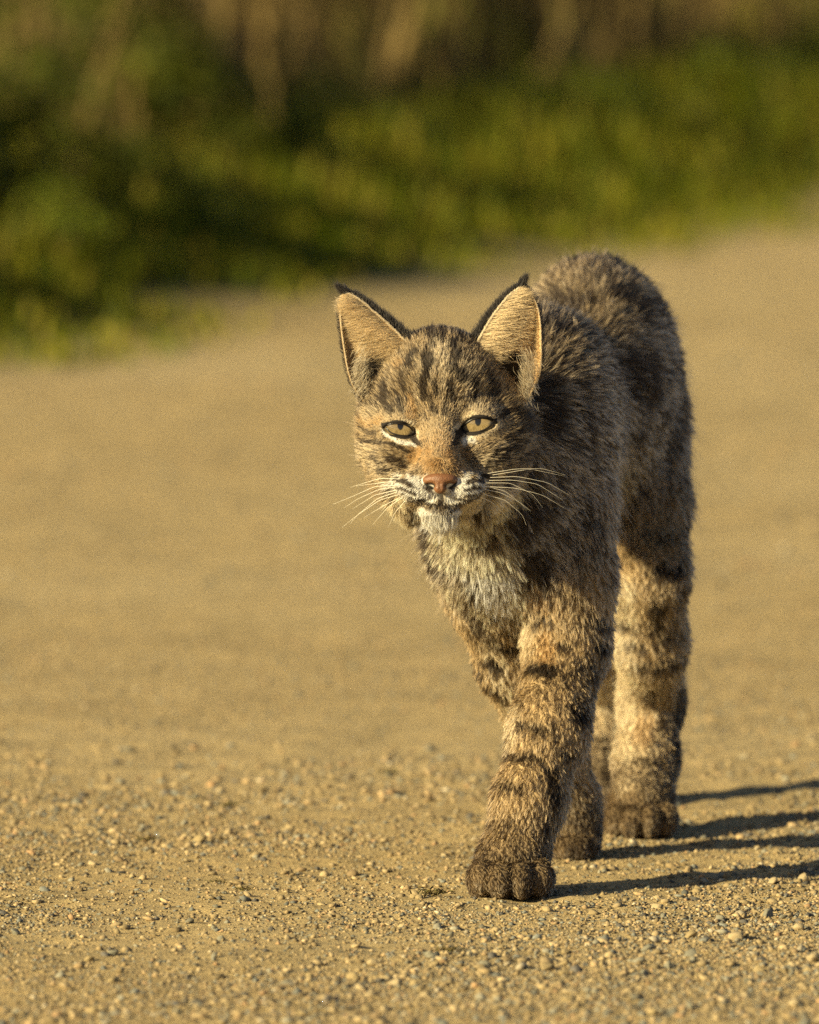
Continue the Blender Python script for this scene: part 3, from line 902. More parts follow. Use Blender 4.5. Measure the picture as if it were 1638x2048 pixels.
BODY_S = [   # parts they belong to, then as above
    ('torso neck RF LF', WHITE, .95, 26, [(935, 1108), (975, 1155), (1012, 1200)]), ('torso neck', CREAM, .9, 40, [(900, 1075), (980, 1090)]), ('LF torso', WHITE, .95, 14, [(1008, 1150), (1016, 1205)]), ('RF torso', CREAM, .7, 20, [(960, 1230), (1000, 1330), (1020, 1410)]),
    ('torso neck', BLACK, .8, 9, [(950, 1085), (985, 1065)]), ('neck torso', BLACK, .8, 9, [(1010, 1060), (1050, 1035), (1090, 1010)]), ('neck torso', BLACK, .6, 9, [(1080, 1075), (1110, 1050)]),
    ('torso RF', DBROWN, .75, 14, [(868, 1070), (905, 1130), (945, 1215), (960, 1270)]),
    ('neck torso', BLACK, .9, 10, [(1100, 760), (1106, 830), (1128, 880)]), ('neck torso', BLACK, .75, 8, [(1150, 760), (1158, 830), (1165, 900)]), ('torso', BLACK, .8, 9, [(1222, 720), (1232, 800), (1240, 860)]),
    ('torso', BLACK, .85, 10, [(1216, 950), (1210, 1040), (1216, 1130)]),  # crease behind the shoulder, its shade drawn into the coat as a dark line
    ('LF torso', CREAM, .6, 24, [(1030, 1180), (1050, 1290)]), ('LF torso', TAN, .4, 40, [(1100, 1180), (1100, 1420)]), ('LF', RUF, .5, 16, [(1090, 1275), (1096, 1330)]), ('LF torso', RUF, .25, 18, [(1070, 1185), (1100, 1200)]),
    ('LF', CREAM, .6, 14, [(1030, 1420), (1012, 1500)]),
    ('LF', BLACK, .95, 7, [(1018, 1243), (1060, 1240), (1092, 1237), (1120, 1226)]), ('LF', BLACK, 1, 11, [(1058, 1338), (1080, 1340), (1106, 1341)]), ('LF', BLACK, .85, 7, [(1078, 1150), (1097, 1178)]), ('LF', BLACK, .85, 7, [(1034, 1168), (1058, 1164)]),
    ('LF', BLACK, 1, 11, [(1150, 1412), (1163, 1438)]), ('LF', BLACK, .95, 10, [(1177, 1334), (1181, 1345)]), ('LF', BLACK, .95, 9, [(1203, 1288), (1204, 1300)]), ('LF', BLACK, .9, 10, [(1180, 1240), (1205, 1250)]), ('LF', BLACK, .8, 8, [(1122, 1290), (1135, 1296)]), ('LF', BLACK, .7, 9, [(1150, 1180), (1160, 1200)]),
    ('LF', DBROWN, .75, 8, [(1040, 1448), (1070, 1456), (1100, 1462)]), ('LF', DBROWN, .7, 9, [(1015, 1512), (1045, 1519), (1078, 1520)]), ('LF', BLACK, .85, 10, [(1104, 1540), (1112, 1605)]), ('LF', BLACK, .9, 9, [(1130, 1500), (1138, 1515)]), ('LF', DBROWN, .6, 9, [(1000, 1570), (1050, 1580)]), ('LF', BLACK, .6, 8, [(1095, 1640), (1090, 1680)]),
    ('RF', BLACK, .95, 8, [(980, 1284), (1010, 1293), (1034, 1297)]), ('RF', BLACK, .95, 9, [(972, 1318), (998, 1338)]), ('RF', BLACK, .8, 7, [(965, 1222), (985, 1228)]), ('RF', BLACK, .7, 7, [(990, 1380), (1010, 1400)]),
    ('RF', DBROWN, .5, 30, [(1150, 1600), (1150, 1680)]),
    ('LH', CREAM, .75, 26, [(1245, 1180), (1250, 1300), (1250, 1420), (1240, 1560)]), ('LH', CREAM, .5, 30, [(1290, 1380), (1290, 1560)]), ('LH', RUF, .4, 20, [(1290, 1440), (1285, 1470)]),
    ('LH torso', BLACK, .7, 10, [(1262, 1106), (1310, 1080), (1340, 1060)]), ('LH', BLACK, .9, 10, [(1312, 1140), (1355, 1142)]), ('LH', BLACK, .9, 10, [(1308, 1222), (1362, 1200)]), ('LH', BLACK, .8, 6, [(1238, 1248), (1280, 1252), (1318, 1257)]), ('LH', BLACK, .9, 9, [(1318, 1279), (1360, 1270)]), ('LH', BLACK, .85, 9, [(1282, 1333), (1320, 1334), (1362, 1320)]),
    ('LH', BLACK, .85, 13, [(1366, 1380), (1362, 1440), (1354, 1510)]), ('LH', BLACK, .6, 7, [(1260, 1290), (1290, 1296)]), ('LH', DBROWN, .6, 8, [(1265, 1385), (1310, 1395)]), ('LH', DBROWN, .5, 8, [(1270, 1520), (1310, 1525)]),
    ('RH', CREAM, .6, 40, [(1205, 1380), (1200, 1580)]), ('RH', DBROWN, .6, 10, [(1190, 1480), (1215, 1490)]), ('RH', DBROWN, .5, 10, [(1215, 1545), (1225, 1560)]),
]
for cx, sp, y0, y1, g in ((1021, 58, 1752, 1812, 'LF'), (1281, 48, 1645, 1690, 'LH'), (1148, 31, 1688, 1730, 'RF')):
    for q in (-.667, 0, .667):
        BODY_S.append((g, BLACK, .95, 5 if g == 'LF' else 4, [(cx + sp * q * .8, y0 + abs(q) * 8), (cx + sp * q, y1)]))  # mud and gap shade between the toes, drawn black into the coat
GI = {n: i for i, (n, _) in enumerate(GROUPS)}


def seg_dist(x, y, pts):
    d = np.full(len(x), 1e9)
    pts = np.asarray(pts, float)
    for a, b in zip(pts[:-1], pts[1:]):
        ab = b - a; t = np.clip(((x - a[0]) * ab[0] + (y - a[1]) * ab[1]) / (ab @ ab + 1e-9), 0, 1)
        d = np.minimum(d, np.hypot(x - a[0] - t * ab[0], y - a[1] - t * ab[1]))
    return d


def pigment(P, N, W):
    """colour, darkness share and mud share of the coat at points P with group weights W"""
    px, py = proj(P)
    front = sstep(-.25, .15, N @ AX_F)
    n1 = fbm(P, .034, 11, 3); n2 = fbm(P, .011, 12, 2); n3 = fbm(P, .09, 13, 2)
    wh, wn_, wt = W[:, GI['head']], W[:, GI['neck']], W[:, GI['torso']]
    wl = W[:, GI['LF']] + W[:, GI['RF']] + W[:, GI['LH']] + W[:, GI['RH']]
    base = TAN[None] * (.82 + .36 * n1[:, None]) * (1 - .22 * wh[:, None])
    body = np.clip(wt + wn_, 0, 1)
    up = sstep(.1, .8, N[:, 2])
    flank = GREY * 1.0 + TAN * .15
    c = base * (1 - body[:, None]) + body[:, None] * ((1 - up)[:, None] * flank + up[:, None] * (TAN * .72))
    dark = 0.17 * np.ones(len(P))
    dark = dark + body * (.14 + .95 * sstep(.52, .60, n1) + .35 * sstep(.5, .7, n2) - .1)
    dark = dark + wh * (.11 + .3 * sstep(.5, .7, n2))
    dark = dark + wl * (.5 * sstep(.58, .72, n1) + .2 * sstep(.5, .7, n2) - .08)
    # belly and inner sides are pale
    belly = sstep(-.3, -.85, N[:, 2]) * (body)
    c = c + (CREAM - c) * belly[:, None] * .9; dark = dark * (1 - belly * .8)
    dark = dark + body * up * .18
    wob = 1 + 1.1 * (fbm(P, .006, 31, 2) - .5)
    brk = sstep(.28, .5, fbm(P, .016, 33, 2))
    jx, jy = px + 10 * (vnoise(P, .008, 41) - .5), py + 10 * (vnoise(P, .008, 42) - .5)

    def put(col, st, w, pts, mask):
        pa = np.asarray(pts, float); g = w * 3.2 + 2
        ii = np.nonzero((jx > pa[:, 0].min() - g) & (jx < pa[:, 0].max() + g) & (jy > pa[:, 1].min() - g) & (jy < pa[:, 1].max() + g) & (mask > .01))[0]
        if not len(ii):
            return
        d = seg_dist(jx[ii], jy[ii], pts)
        a = np.clip(st * (1 - sstep(w * .6, w * 1.5, d * wob[ii])) * mask[ii], 0, 1)
        if col.sum() < .3:
            dark[ii] += (1.0 - dark[ii]) * a; c[ii] += (col - c[ii]) * (a * .85)[:, None]
        else:
            c[ii] += (col - c[ii]) * a[:, None]; dark[ii] *= (1 - a * .95)
    hm = front * sstep(.2, .5, wh + wn_ * .8)
    for nm, col, st, w, pts in BODY_S:
        m = sum(W[:, GI[k]] for k in nm.split())
        put(col, st, w, pts, sstep(.15, .5, m) * front * (brk if col.sum() < .3 else 1))
    for col, st, w, pts in HEAD_S:
        put(col, st, w, pts, hm)
    # dirty paws
    zp = P[:, 2] + .012 * (n1 - .5)
    zp = P[:, 2] + .03 * (fbm(P, .02, 55, 2) - .5)
    mud = sstep(.085, .022, zp) * .9
    c = c + (MUD - c) * (mud * .8)[:, None]
    dark = dark + (.45 - dark) * mud * .6
    return np.clip(c, .005, 1), np.clip(dark, 0, 1), mud


def group_weights(P):
    v, g = cat_sdf(P, True)
    w = np.exp(-np.clip(g - g.min(1)[:, None], 0, .2) / .007)
    return w / w.sum(1)[:, None]


# nose leather mask (fur free)
def nose_mask(px, py):
    hw = np.interp(py, [944, 950, 958, 966, 974, 982, 990], [0, 32, 38, 36, 25, 15, 0])
    return np.abs(px - 880.5) < hw


ALM = {'l': dict(up=[(769, 852), (779, 848), (794, 846.5), (810, 849), (820, 855), (827, 863)], lo=[(769, 852), (780, 865), (794, 870), (810, 872), (821, 870), (827, 866), (827, 863)], duct=(832, 878)),
       'r': dict(up=[(916, 866), (925, 853), (935, 844), (945, 838), (959, 835.5), (975, 837.5), (988, 843)], lo=[(916, 866), (928, 864), (942, 865), (955, 864), (968, 860), (979, 853), (988, 843)], duct=(910, 888))}


def in_eye(px, py, pad=2.0):
    m = np.zeros(len(px), bool)
    for e in ALM.values():
        u_, l_ = np.array(e['up'], float), np.array(e['lo'], float)
        xa, xb = u_[0, 0] - pad, u_[-1, 0] + pad
        yu = np.interp(px, u_[:, 0], u_[:, 1]) - pad; yl = np.interp(px, l_[:, 0], l_[:, 1]) + pad
        m |= (px > xa) & (px < xb) & (py > yu) & (py < yl)
    return m


# ---- skin mesh
W_all = group_weights(V)
cB, dB, mB = pigment(V, NRM, W_all)
skin = cB * (1 - dB[:, None] * .85) * .75
pxv, pyv = proj(V)
ev = in_eye(pxv, pyv, 7) & (NRM @ AX_F > -.2) & (V[:, 1] < 12.05)
skin[ev] = BLACK
SK = np.concatenate([skin] + [np.tile(x, (ear_data[k]['k'], 1)) for k in ('l', 'r') for x in (np.array((.42, .28, .14)), BLACK * 1.5)])
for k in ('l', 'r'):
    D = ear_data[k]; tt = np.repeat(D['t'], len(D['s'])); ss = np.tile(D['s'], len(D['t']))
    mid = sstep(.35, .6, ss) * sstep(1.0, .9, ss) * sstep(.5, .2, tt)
    hol = sstep(.25, .4, ss) * sstep(.85, .7, ss) * sstep(.04, .1, tt) * sstep(.36, .26, tt)  # ear hollow: its shade painted black into the skin colour
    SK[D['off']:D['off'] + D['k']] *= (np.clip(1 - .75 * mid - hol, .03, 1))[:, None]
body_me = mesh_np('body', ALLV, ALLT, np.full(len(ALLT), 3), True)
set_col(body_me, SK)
M_SKIN = attr_mat('skin', 0.75, 0.2)
root = bpy.data.objects.new('bobcat', None); C.objects.link(root)
base_xy = Q(1150, 1720, 12.35); root.location = (0, 0, 0)
tag(root, 'spotted tan bobcat walking along the dirt road with its head lowered', 'bobcat')
obj('body', body_me, M_SKIN, root)


# ------------------------------------------------------------------ fur
def sample(T_, n, dens):
    a, b, c = ALLV[T_[:, 0]], ALLV[T_[:, 1]], ALLV[T_[:, 2]]
    ar = np.linalg.norm(np.cross(b - a, c - a), axis=1) * .5 * dens
    i = rng.choice(len(T_), n, p=ar / ar.sum())
    r1, r2 = np.sqrt(rng.random(n)), rng.random(n)
    w = np.stack([1 - r1, r1 * (1 - r2), r1 * r2], 1)
    t = T_[i]
    P = (ALLV[t] * w[..., None]).sum(1)
    N = (ALLN[t] * w[..., None]).sum(1); N /= np.linalg.norm(N, axis=1)[:, None] + 1e-9
    return P, N


def unit(v):
    return v / (np.linalg.norm(v, axis=-1, keepdims=True) + 1e-9)


LEGBONES = {}
for nm, ops in (('LF', LF), ('RF', RF), ('LH', LH), ('RH', RH)):
    LEGBONES[nm] = [(p[1], p[2]) for p in ops if p[0] == 'c']
NOSE_P = hu(0, -95, 95)
BACK = unit(np.array([[.22, 1.0, .12]]))[0]


def comb_dir(P, N, W):
    d = W[:, [GI['torso']]] * (BACK * 1.0 + np.array([0, 0, -.75]) * (1 - np.clip(N[:, [2]], 0, 1)))
    d = d + W[:, [GI['neck']]] * unit(BACK * .8 + np.array([.05, 0, -.75]))
    q = P - hu(0, -80, 40)
    hd = unit(q) + np.array([0, 0.35, 0])
    z = ((P - HC) @ AX_U) / U
    for e in EYES.values():
        aw = P - hu(e[0], e[1], EYE_F); dd = np.linalg.norm(aw, axis=1) / U
        hd = hd + unit(aw - (aw @ AX_F)[:, None] * AX_F) * (2.2 * sstep(70, 42, dd))[:, None]
    hd = hd + np.array([0, 0, -1.0]) * sstep(-120, -170, z)[:, None]
    d = d + W[:, [GI['head']]] * hd
    for nm, bones in LEGBONES.items():
        ww = W[:, [GI[nm]]]
        best = np.full(len(P), 9e9); dd = np.tile(np.array([0, -.2, -1.0]), (len(P), 1))
        for a, b in bones:
            ba = b - a; t = np.clip(((P - a) @ ba) / (ba @ ba), 0, 1)
            ds = np.linalg.norm(P - a - t[:, None] * ba, axis=1)
            m = ds < best
            dd[m] = unit(ba[None])[0]; best[m] = ds[m]
        low = sstep(.06, .03, P[:, 2])[:, None]
        dd = dd * (1 - low) + low * np.array([0, -.75, -.65])
        d = d + ww * dd
    d = d - N * (d * N).sum(1)[:, None]
    return unit(d)


def fur_len(P, N, W, px, py):
    z = ((P - HC) @ AX_U) / U; x = ((P - HC) @ AX_R) / U; f = ((P - HC) @ AX_F) / U
    Lh = .0042 + .0055 * sstep(40, 160, np.hypot(x, z + 40)) + .009 * sstep(-20, -110, f) * sstep(0, 1, 1 - sstep(60, 160, z))
    Lh = Lh + .006 * sstep(-165, -185, z)                            # chin beard
    Lh = np.where((np.abs(x) < 48) & (z < 10) & (f > 10) & (z > -115), .0032, Lh)
    Lh = Lh + .007 * sstep(45, 80, np.abs(x)) * sstep(-95, -130, z)
    de = np.full(len(P), 1e9)
    for e in EYES.values():
        de = np.minimum(de, np.hypot((x - e[0]) / 42, (z - e[1]) / 26))
    Lh = np.where(f > -60, Lh * (.25 + .75 * sstep(.9, 2.0, de)), Lh)
    Lh = np.where((f > 8) & (z > -172) & (z < -80), .0034, Lh)
    L = W[:, GI['head']] * Lh + W[:, GI['neck']] * .0165 + W[:, GI['torso']] * .0165
    for nm in ('LF', 'RF', 'LH', 'RH'):
        L = L + W[:, GI[nm]] * (.0085 + .008 * sstep(.22, .34, P[:, 2]))
    L = L * (1 - .5 * sstep(.07, .03, P[:, 2]))
    return L


ROOTS, TIPS, PTS, COLS, RADS = [], [], [], [], []
NP_ = 5
TT = np.linspace(0, 1, NP_)


def strands(P, d0, d1, L, col_root, col_mid, col_tip, rad, curl=.12):
    n = len(P)
    t = TT[None, :, None]
    seg = d0[:, None] * t + (d1 - d0)[:, None] * (t ** 2) * .5
    pts = P[:, None] + L[:, None, None] * seg
    wv = unit(rng.normal(size=(n, 3)))[:, None] * (L * curl)[:, None, None] * (t ** 1.5)
    pts = pts + wv * rng.random((n, 1, 1))
    a = np.clip(TT * 2, 0, 1)[None, :, None]; b = np.clip(TT * 2 - 1, 0, 1)[None, :, None]
    col = col_root[:, None] * (1 - a) + col_mid[:, None] * (a - b) + col_tip[:, None] * b
    r = rad[:, None] * np.array([1.0, 1.0, .85, .6, .16])[None]
    return pts, col, r


def clump_ids(P, nclump):
    """each strand joins the tuft whose random centre lies nearest"""
    cen = P[rng.choice(len(P), nclump, replace=False)]
    kd = KDTree(nclump)
    for k, c in enumerate(cen):
        kd.insert(c, k)
    kd.balance()
    return np.fromiter((kd.find(p)[1] for p in P), np.int64, len(P))


def clump(pts, inv, amt):
    """pull strand tips together inside each tuft, so the coat breaks up"""
    c = np.maximum(np.bincount(inv), 1)
    for k in range(1, NP_):
        mean = np.stack([np.bincount(inv, pts[:, k, i]) / c for i in range(3)], 1)
        pts[:, k] += (mean[inv] - pts[:, k]) * (amt * TT[k] ** 1.2)[:, None]
    return pts


def coat(n, dens_fn, radius, per_tuft, lift_body=.42, guard=False):
    cen = V[T].mean(1); nc = NRM[T].mean(1)
    P, N = sample(T, n, dens_fn(cen, nc))
    W = group_weights(P)
    px, py = proj(P)
    fr = (N @ AX_F > -.2) & (P[:, 1] < 12.05) & (W[:, GI['head']] > .5)
    keep = ~(fr & (in_eye(px, py, 5.5) | (nose_mask(px, py) & (P[:, 1] < HC[1] - 40 * U))))
    P, N, W, px, py = P[keep], N[keep], W[keep], px[keep], py[keep]
    n = len(P)
    inv = clump_ids(P, max(10, n // per_tuft)); nt2 = inv.max() + 1
    tu = rng.random((nt2, 4)); td = rng.normal(size=(nt2, 3))
    share = lambda k, f: np.where(rng.random(n) < f, tu[inv, k], rng.random(n))
    c, dk, mud = pigment(P, N, W)
    cd = comb_dir(P, N, W)
    wh = W[:, GI['head']]; low = sstep(.06, .03, P[:, 2])
    legw = W[:, [GI['LF'], GI['RF'], GI['LH'], GI['RH']]].sum(1)
    L = fur_len(P, N, W, px, py) * (.72 + .3 * rng.random(n) + .3 * tu[inv, 1])
    lift = (lift_body * (1 - wh) + .26 * wh) * (.7 + .6 * tu[inv, 2]) * (1 + .35 * low)
    if guard:
        L = L * (1.35 + .4 * rng.random(n)); lift = lift * 1.25
    cd = unit(cd + (.22 - .12 * wh)[:, None] * td[inv])
    d0 = unit(N * (lift * 1.5)[:, None] + cd)
    d1 = unit(N * (lift * .55)[:, None] + cd + np.array([0, 0, -.12]) + .12 * rng.normal(size=(n, 3)))
    isd = share(0, .7) < dk * .95
    pale = (~isd) & (share(3, .6) < .22)
    v = (.58 + .45 * rng.random((n, 1)) + .45 * tu[inv, 1][:, None])
    rootc = c * .30 * (1 - .6 * dk[:, None])  # dark agouti roots, deepened to paint the shadow inside the fur
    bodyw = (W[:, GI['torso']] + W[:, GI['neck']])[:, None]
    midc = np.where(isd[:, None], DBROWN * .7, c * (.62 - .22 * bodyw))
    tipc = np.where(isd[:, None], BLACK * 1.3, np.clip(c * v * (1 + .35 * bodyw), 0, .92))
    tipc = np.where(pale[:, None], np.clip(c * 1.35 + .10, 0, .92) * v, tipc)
    ag = (~isd) & (rng.random(n) < .20) & (dk > .12)      # some tan hairs carry a dark tip
    tipc = np.where(ag[:, None], DBROWN * .8, tipc); midc = np.where(ag[:, None], c * 1.05, midc)
    rad = radius * (.7 + .6 * rng.random(n))
    if guard:
        tipc = np.where((rng.random(n) < .5)[:, None], BLACK * 1.2, np.clip(c * 1.3 + .08, 0, .9))
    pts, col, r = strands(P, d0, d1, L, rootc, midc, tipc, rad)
    if not guard:
        amt = .45 + .25 * legw * sstep(.25, .08, P[:, 2]) - .12 * wh
        pts = clump(pts, inv, amt)
    qx, qy = proj(pts[:, 1:].reshape(-1, 3))
    bad = in_eye(qx, qy, .5).reshape(n, -1).any(1) & (P[:, 1] < 12.0)
    kp = ~bad
    return pts[kp], col[kp], r[kp]


def vis(nc):
    return .22 + .78 * sstep(-.35, .0, nc @ AX_F)


def dens_body(c, n):
    q = c - HC
    headish = (np.abs(q @ AX_R) < 190 * U) & (np.abs(q @ AX_U) < 210 * U) & (q @ AX_F > -130 * U)
    return vis(n) * np.where(headish, .2, 1.0) * (1 + .5 * sstep(.12, .03, c[:, 2]))


def dens_head(c, n):
    q = c - HC
    x, z, f = q @ AX_R / U, q @ AX_U / U, q @ AX_F / U
    m = (np.abs(x) < 185) & (np.abs(z) < 210) & (f > -140)
    return np.where(m, vis(n) * (1 + 1.2 * ((np.abs(x) < 60) & (f > 0))), 0)


FUR = []
FUR.append(coat(300000, dens_body, .00023, 6))
FUR.append(coat(165000, dens_head, .00016, 5))
FUR.append(coat(16000, dens_body, .00012, 3, .5, True))
FUR.append(coat(5000, dens_head, .00010, 3, .5, True))

# fur on the ears
for key in ('l', 'r'):
    D = ear_data[key]; E = EARS[key]; sg = -1 if key == 'l' else 1
    nt_, ns_ = len(D['t']), len(D['s'])
    Nn = 9000
    ti, si = rng.random(Nn) ** 1.0, rng.random(Nn)
    it, iS = ti * (nt_ - 1), si * (ns_ - 1)
    a, b = np.floor(it).astype(int).clip(0, nt_ - 2), np.floor(iS).astype(int).clip(0, ns_ - 2)
    fa, fb = (it - a)[:, None], (iS - b)[:, None]

    def gridv(G):
        return (G[a, b] * (1 - fa) + G[a + 1, b] * fa) * (1 - fb) + (G[a, b + 1] * (1 - fa) + G[a + 1, b + 1] * fa) * fb
    P, N = gridv(D['W']), unit(gridv(D['N']))
    upd = unit(gridv(np.gradient(D['W'], axis=0))); acr = unit(gridv(np.gradient(D['W'], axis=1)))
    # inside: pale hair sweeping from the inner edge across the cup
    inn = sstep(.80, .45, si)
    keep = rng.random(Nn) < .75 - .75 * sstep(.42, .62, si) * sstep(.5, .3, ti) * sstep(1.0, .85, si)
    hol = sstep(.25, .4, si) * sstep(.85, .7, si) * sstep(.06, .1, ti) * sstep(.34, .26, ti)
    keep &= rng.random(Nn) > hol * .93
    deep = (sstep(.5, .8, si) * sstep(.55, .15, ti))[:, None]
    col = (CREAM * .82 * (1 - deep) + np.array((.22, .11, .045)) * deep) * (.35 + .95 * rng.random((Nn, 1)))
    L = (.004 + .013 * inn * sstep(.0, .25, ti) * sstep(1, .8, ti)) * (.5 + .8 * rng.random(Nn))
    col = col * np.array([1.05, .95, .78])
    d0 = unit(N * .55 + acr * .8 + upd * .45); d1 = unit(N * .15 + acr * 1.0 + upd * .25 + .30 * rng.normal(size=(Nn, 3)))
    pts, cc, r = strands(P + N * .0008, d0, d1, L, col * .45, col * .9, col * 1.05, np.full(Nn, .00019))
    FUR.append((pts[keep], cc[keep], r[keep]))
    # a pale fringe along both rims
    for s_i, nn, ln, di in ((0, 1400, .0045, -1), (ns_ - 1, 700, .0025, 1)):
        tr = rng.random(nn) * .98 * (nt_ - 1); ai = np.floor(tr).astype(int).clip(0, nt_ - 2); ff = (tr - ai)[:, None]
        Pq = D['W'][ai, s_i] * (1 - ff) + D['W'][ai + 1, s_i] * ff
        up_ = unit(D['W'][ai + 1, s_i] - D['W'][ai, s_i]); ac = unit(D['W'][ai, s_i] - D['W'][ai, ns_ // 2])
        cl = CREAM * .9 * (.7 + .4 * rng.random((nn, 1)))
        p3, c3, r3 = strands(Pq, unit(up_ * .5 + AX_F * .7 + .2 * rng.normal(size=(nn, 3))), unit(up_ + AX_F * .2 - ac * .4 + .2 * rng.normal(size=(nn, 3))), np.full(nn, ln), cl * .7, cl, cl, np.full(nn, .00014))
        FUR.append((p3, c3, r3))
    # black back of the ear, showing past the inner edge
    Lb = (.004 + .005 * sstep(.35, 0, si)) * (.6 + .8 * rng.random(Nn))
    d0 = unit(-N * .6 - acr * .35 * sstep(.5, 0, si)[:, None] + acr * .35 * sstep(.5, 1, si)[:, None] + upd * .6); d1 = unit(upd * .9 - N * .3 + np.array([0, .3, .1]) + .15 * rng.normal(size=(Nn, 3)))
    bc = np.tile(BLACK * 1.2, (Nn, 1)) * (.7 + .8 * rng.random((Nn, 1)))
    FUR.append(strands(P - N * .0022, d0, d1, Lb, bc, bc, bc, np.full(Nn, .00014)))
    # dark roll of hair along the inner edge's back
    nn = 4200
    tr = rng.random(nn) ** .9 * .97 * (nt_ - 1); ai = np.floor(tr).astype(int).clip(0, nt_ - 2); ff = (tr - ai)[:, None]
    Pq = D['W'][ai, 0] * (1 - ff) + D['W'][ai + 1, 0] * ff - AX_F * .003 + .0012 * rng.normal(size=(nn, 3))
    up_ = unit(D['W'][ai + 1, 0] - D['W'][ai, 0])
    out = np.array([-sg * .75, .25, .65])
    bc = np.tile(BLACK * 1.1, (nn, 1))
    FUR.append(strands(Pq, unit(out + up_ * .5 + .2 * rng.normal(size=(nn, 3))), unit(out * .6 + up_ * .9 + .25 * rng.normal(size=(nn, 3))), (.004 + .009 * (1 - tr / nt_)) * (.5 + .8 * rng.random(nn)), bc, bc, bc, np.full(nn, .00014)))
    # tuft at the foot of the outer edge
    nn = 500
    bp = hu(*((180, 100, -56) if sg > 0 else (-163, 100, -58)))
    Pq = bp + rng.normal(size=(nn, 3)) * np.array([.004, .003, .011])
    tc_ = (CREAM * .75) * (.4 + .7 * rng.random((nn, 1)))
    FUR.append(strands(Pq, unit(np.array([-sg * .5, -.5, .6]) + .3 * rng.normal(size=(nn, 3))), unit(np.array([-sg * .3, .1, 1.0]) + .3 * rng.normal(size=(nn, 3))), .006 + .006 * rng.random(nn), tc_ * .4, tc_, tc_, np.full(nn, .00015)))
    # tip tuft
    nn = 320
    tip = hu(*[(E['inner'][-1][i]) for i in range(3)])
    tgt = hu(E['tip'][0], E['tip'][1], -100)
    d = unit((tgt - tip)[None])[0]
    Pq = tip + .0017 * rng.normal(size=(nn, 3)) * np.array([1.1, .6, 1])
    FUR.append(strands(Pq, unit(d + .18 * rng.normal(size=(nn, 3))), unit(d + .15 * rng.normal(size=(nn, 3)) - (Pq - tip) / .0017 * .26), (.006 + .010 * rng.random(nn)), np.tile(BLACK, (nn, 1)), np.tile(BLACK, (nn, 1)), np.tile(BLACK, (nn, 1)), np.full(nn, .00013)))

pts = np.concatenate([f[0] for f in FUR]).astype(np.float32); col = np.concatenate([f[1] for f in FUR]).astype(np.float32); rad = np.concatenate([f[2] for f in FUR]).astype(np.float32)
pts[..., 2] = np.maximum(pts[..., 2], .0015)
n_str = len(pts)
hc = bpy.data.hair_curves.new('fur')
hc.add_curves([NP_] * n_str)
hc.position_data.foreach_set('vector', pts.ravel())
ra = hc.attributes.get('radius') or hc.attributes.new('radius', 'FLOAT', 'POINT')
ra.data.foreach_set('value', rad.ravel())
ca = hc.attributes.new('Col', 'FLOAT_COLOR', 'POINT')
c4 = np.ones((n_str * NP_, 4), np.float32); c4[:, :3] = col.reshape(-1, 3)
ca.data.foreach_set('color', c4.ravel())


def fur_material():
    m = bpy.data.materials.new('fur'); m.use_nodes = True
    N, L = m.node_tree.nodes, m.node_tree.links
    N.remove(N['Principled BSDF'])
    a = N.new('ShaderNodeAttribute'); a.attribute_name = 'Col'
    h = N.new('ShaderNodeBsdfHairPrincipled'); h.model = 'CHIANG'; h.parametrization = 'COLOR'
    h.inputs['Roughness'].default_value = .42; h.inputs['Radial Roughness'].default_value = .6
    h.inputs['Coat'].default_value = 0.0
    h.inputs['Random Roughness'].default_value = .2
    L.new(a.outputs['Color'], h.inputs['Color'])
    df = N.new('ShaderNodeBsdfDiffuse'); L.new(a.outputs['Color'], df.inputs[0])
    ms = N.new('ShaderNodeMixShader'); ms.inputs[0].default_value = .55
    L.new(h.outputs[0], ms.inputs[1]); L.new(df.outputs[0], ms.inputs[2])
    L.new(ms.outputs[0], N['Material Output'].inputs[0])
    return m


M_FUR = fur_material()
hc.materials.append(M_FUR)
fur_o = bpy.data.objects.new('fur', hc); C.objects.link(fur_o); fur_o.parent = root
print('strands', n_str, 'body verts', n_body_v)


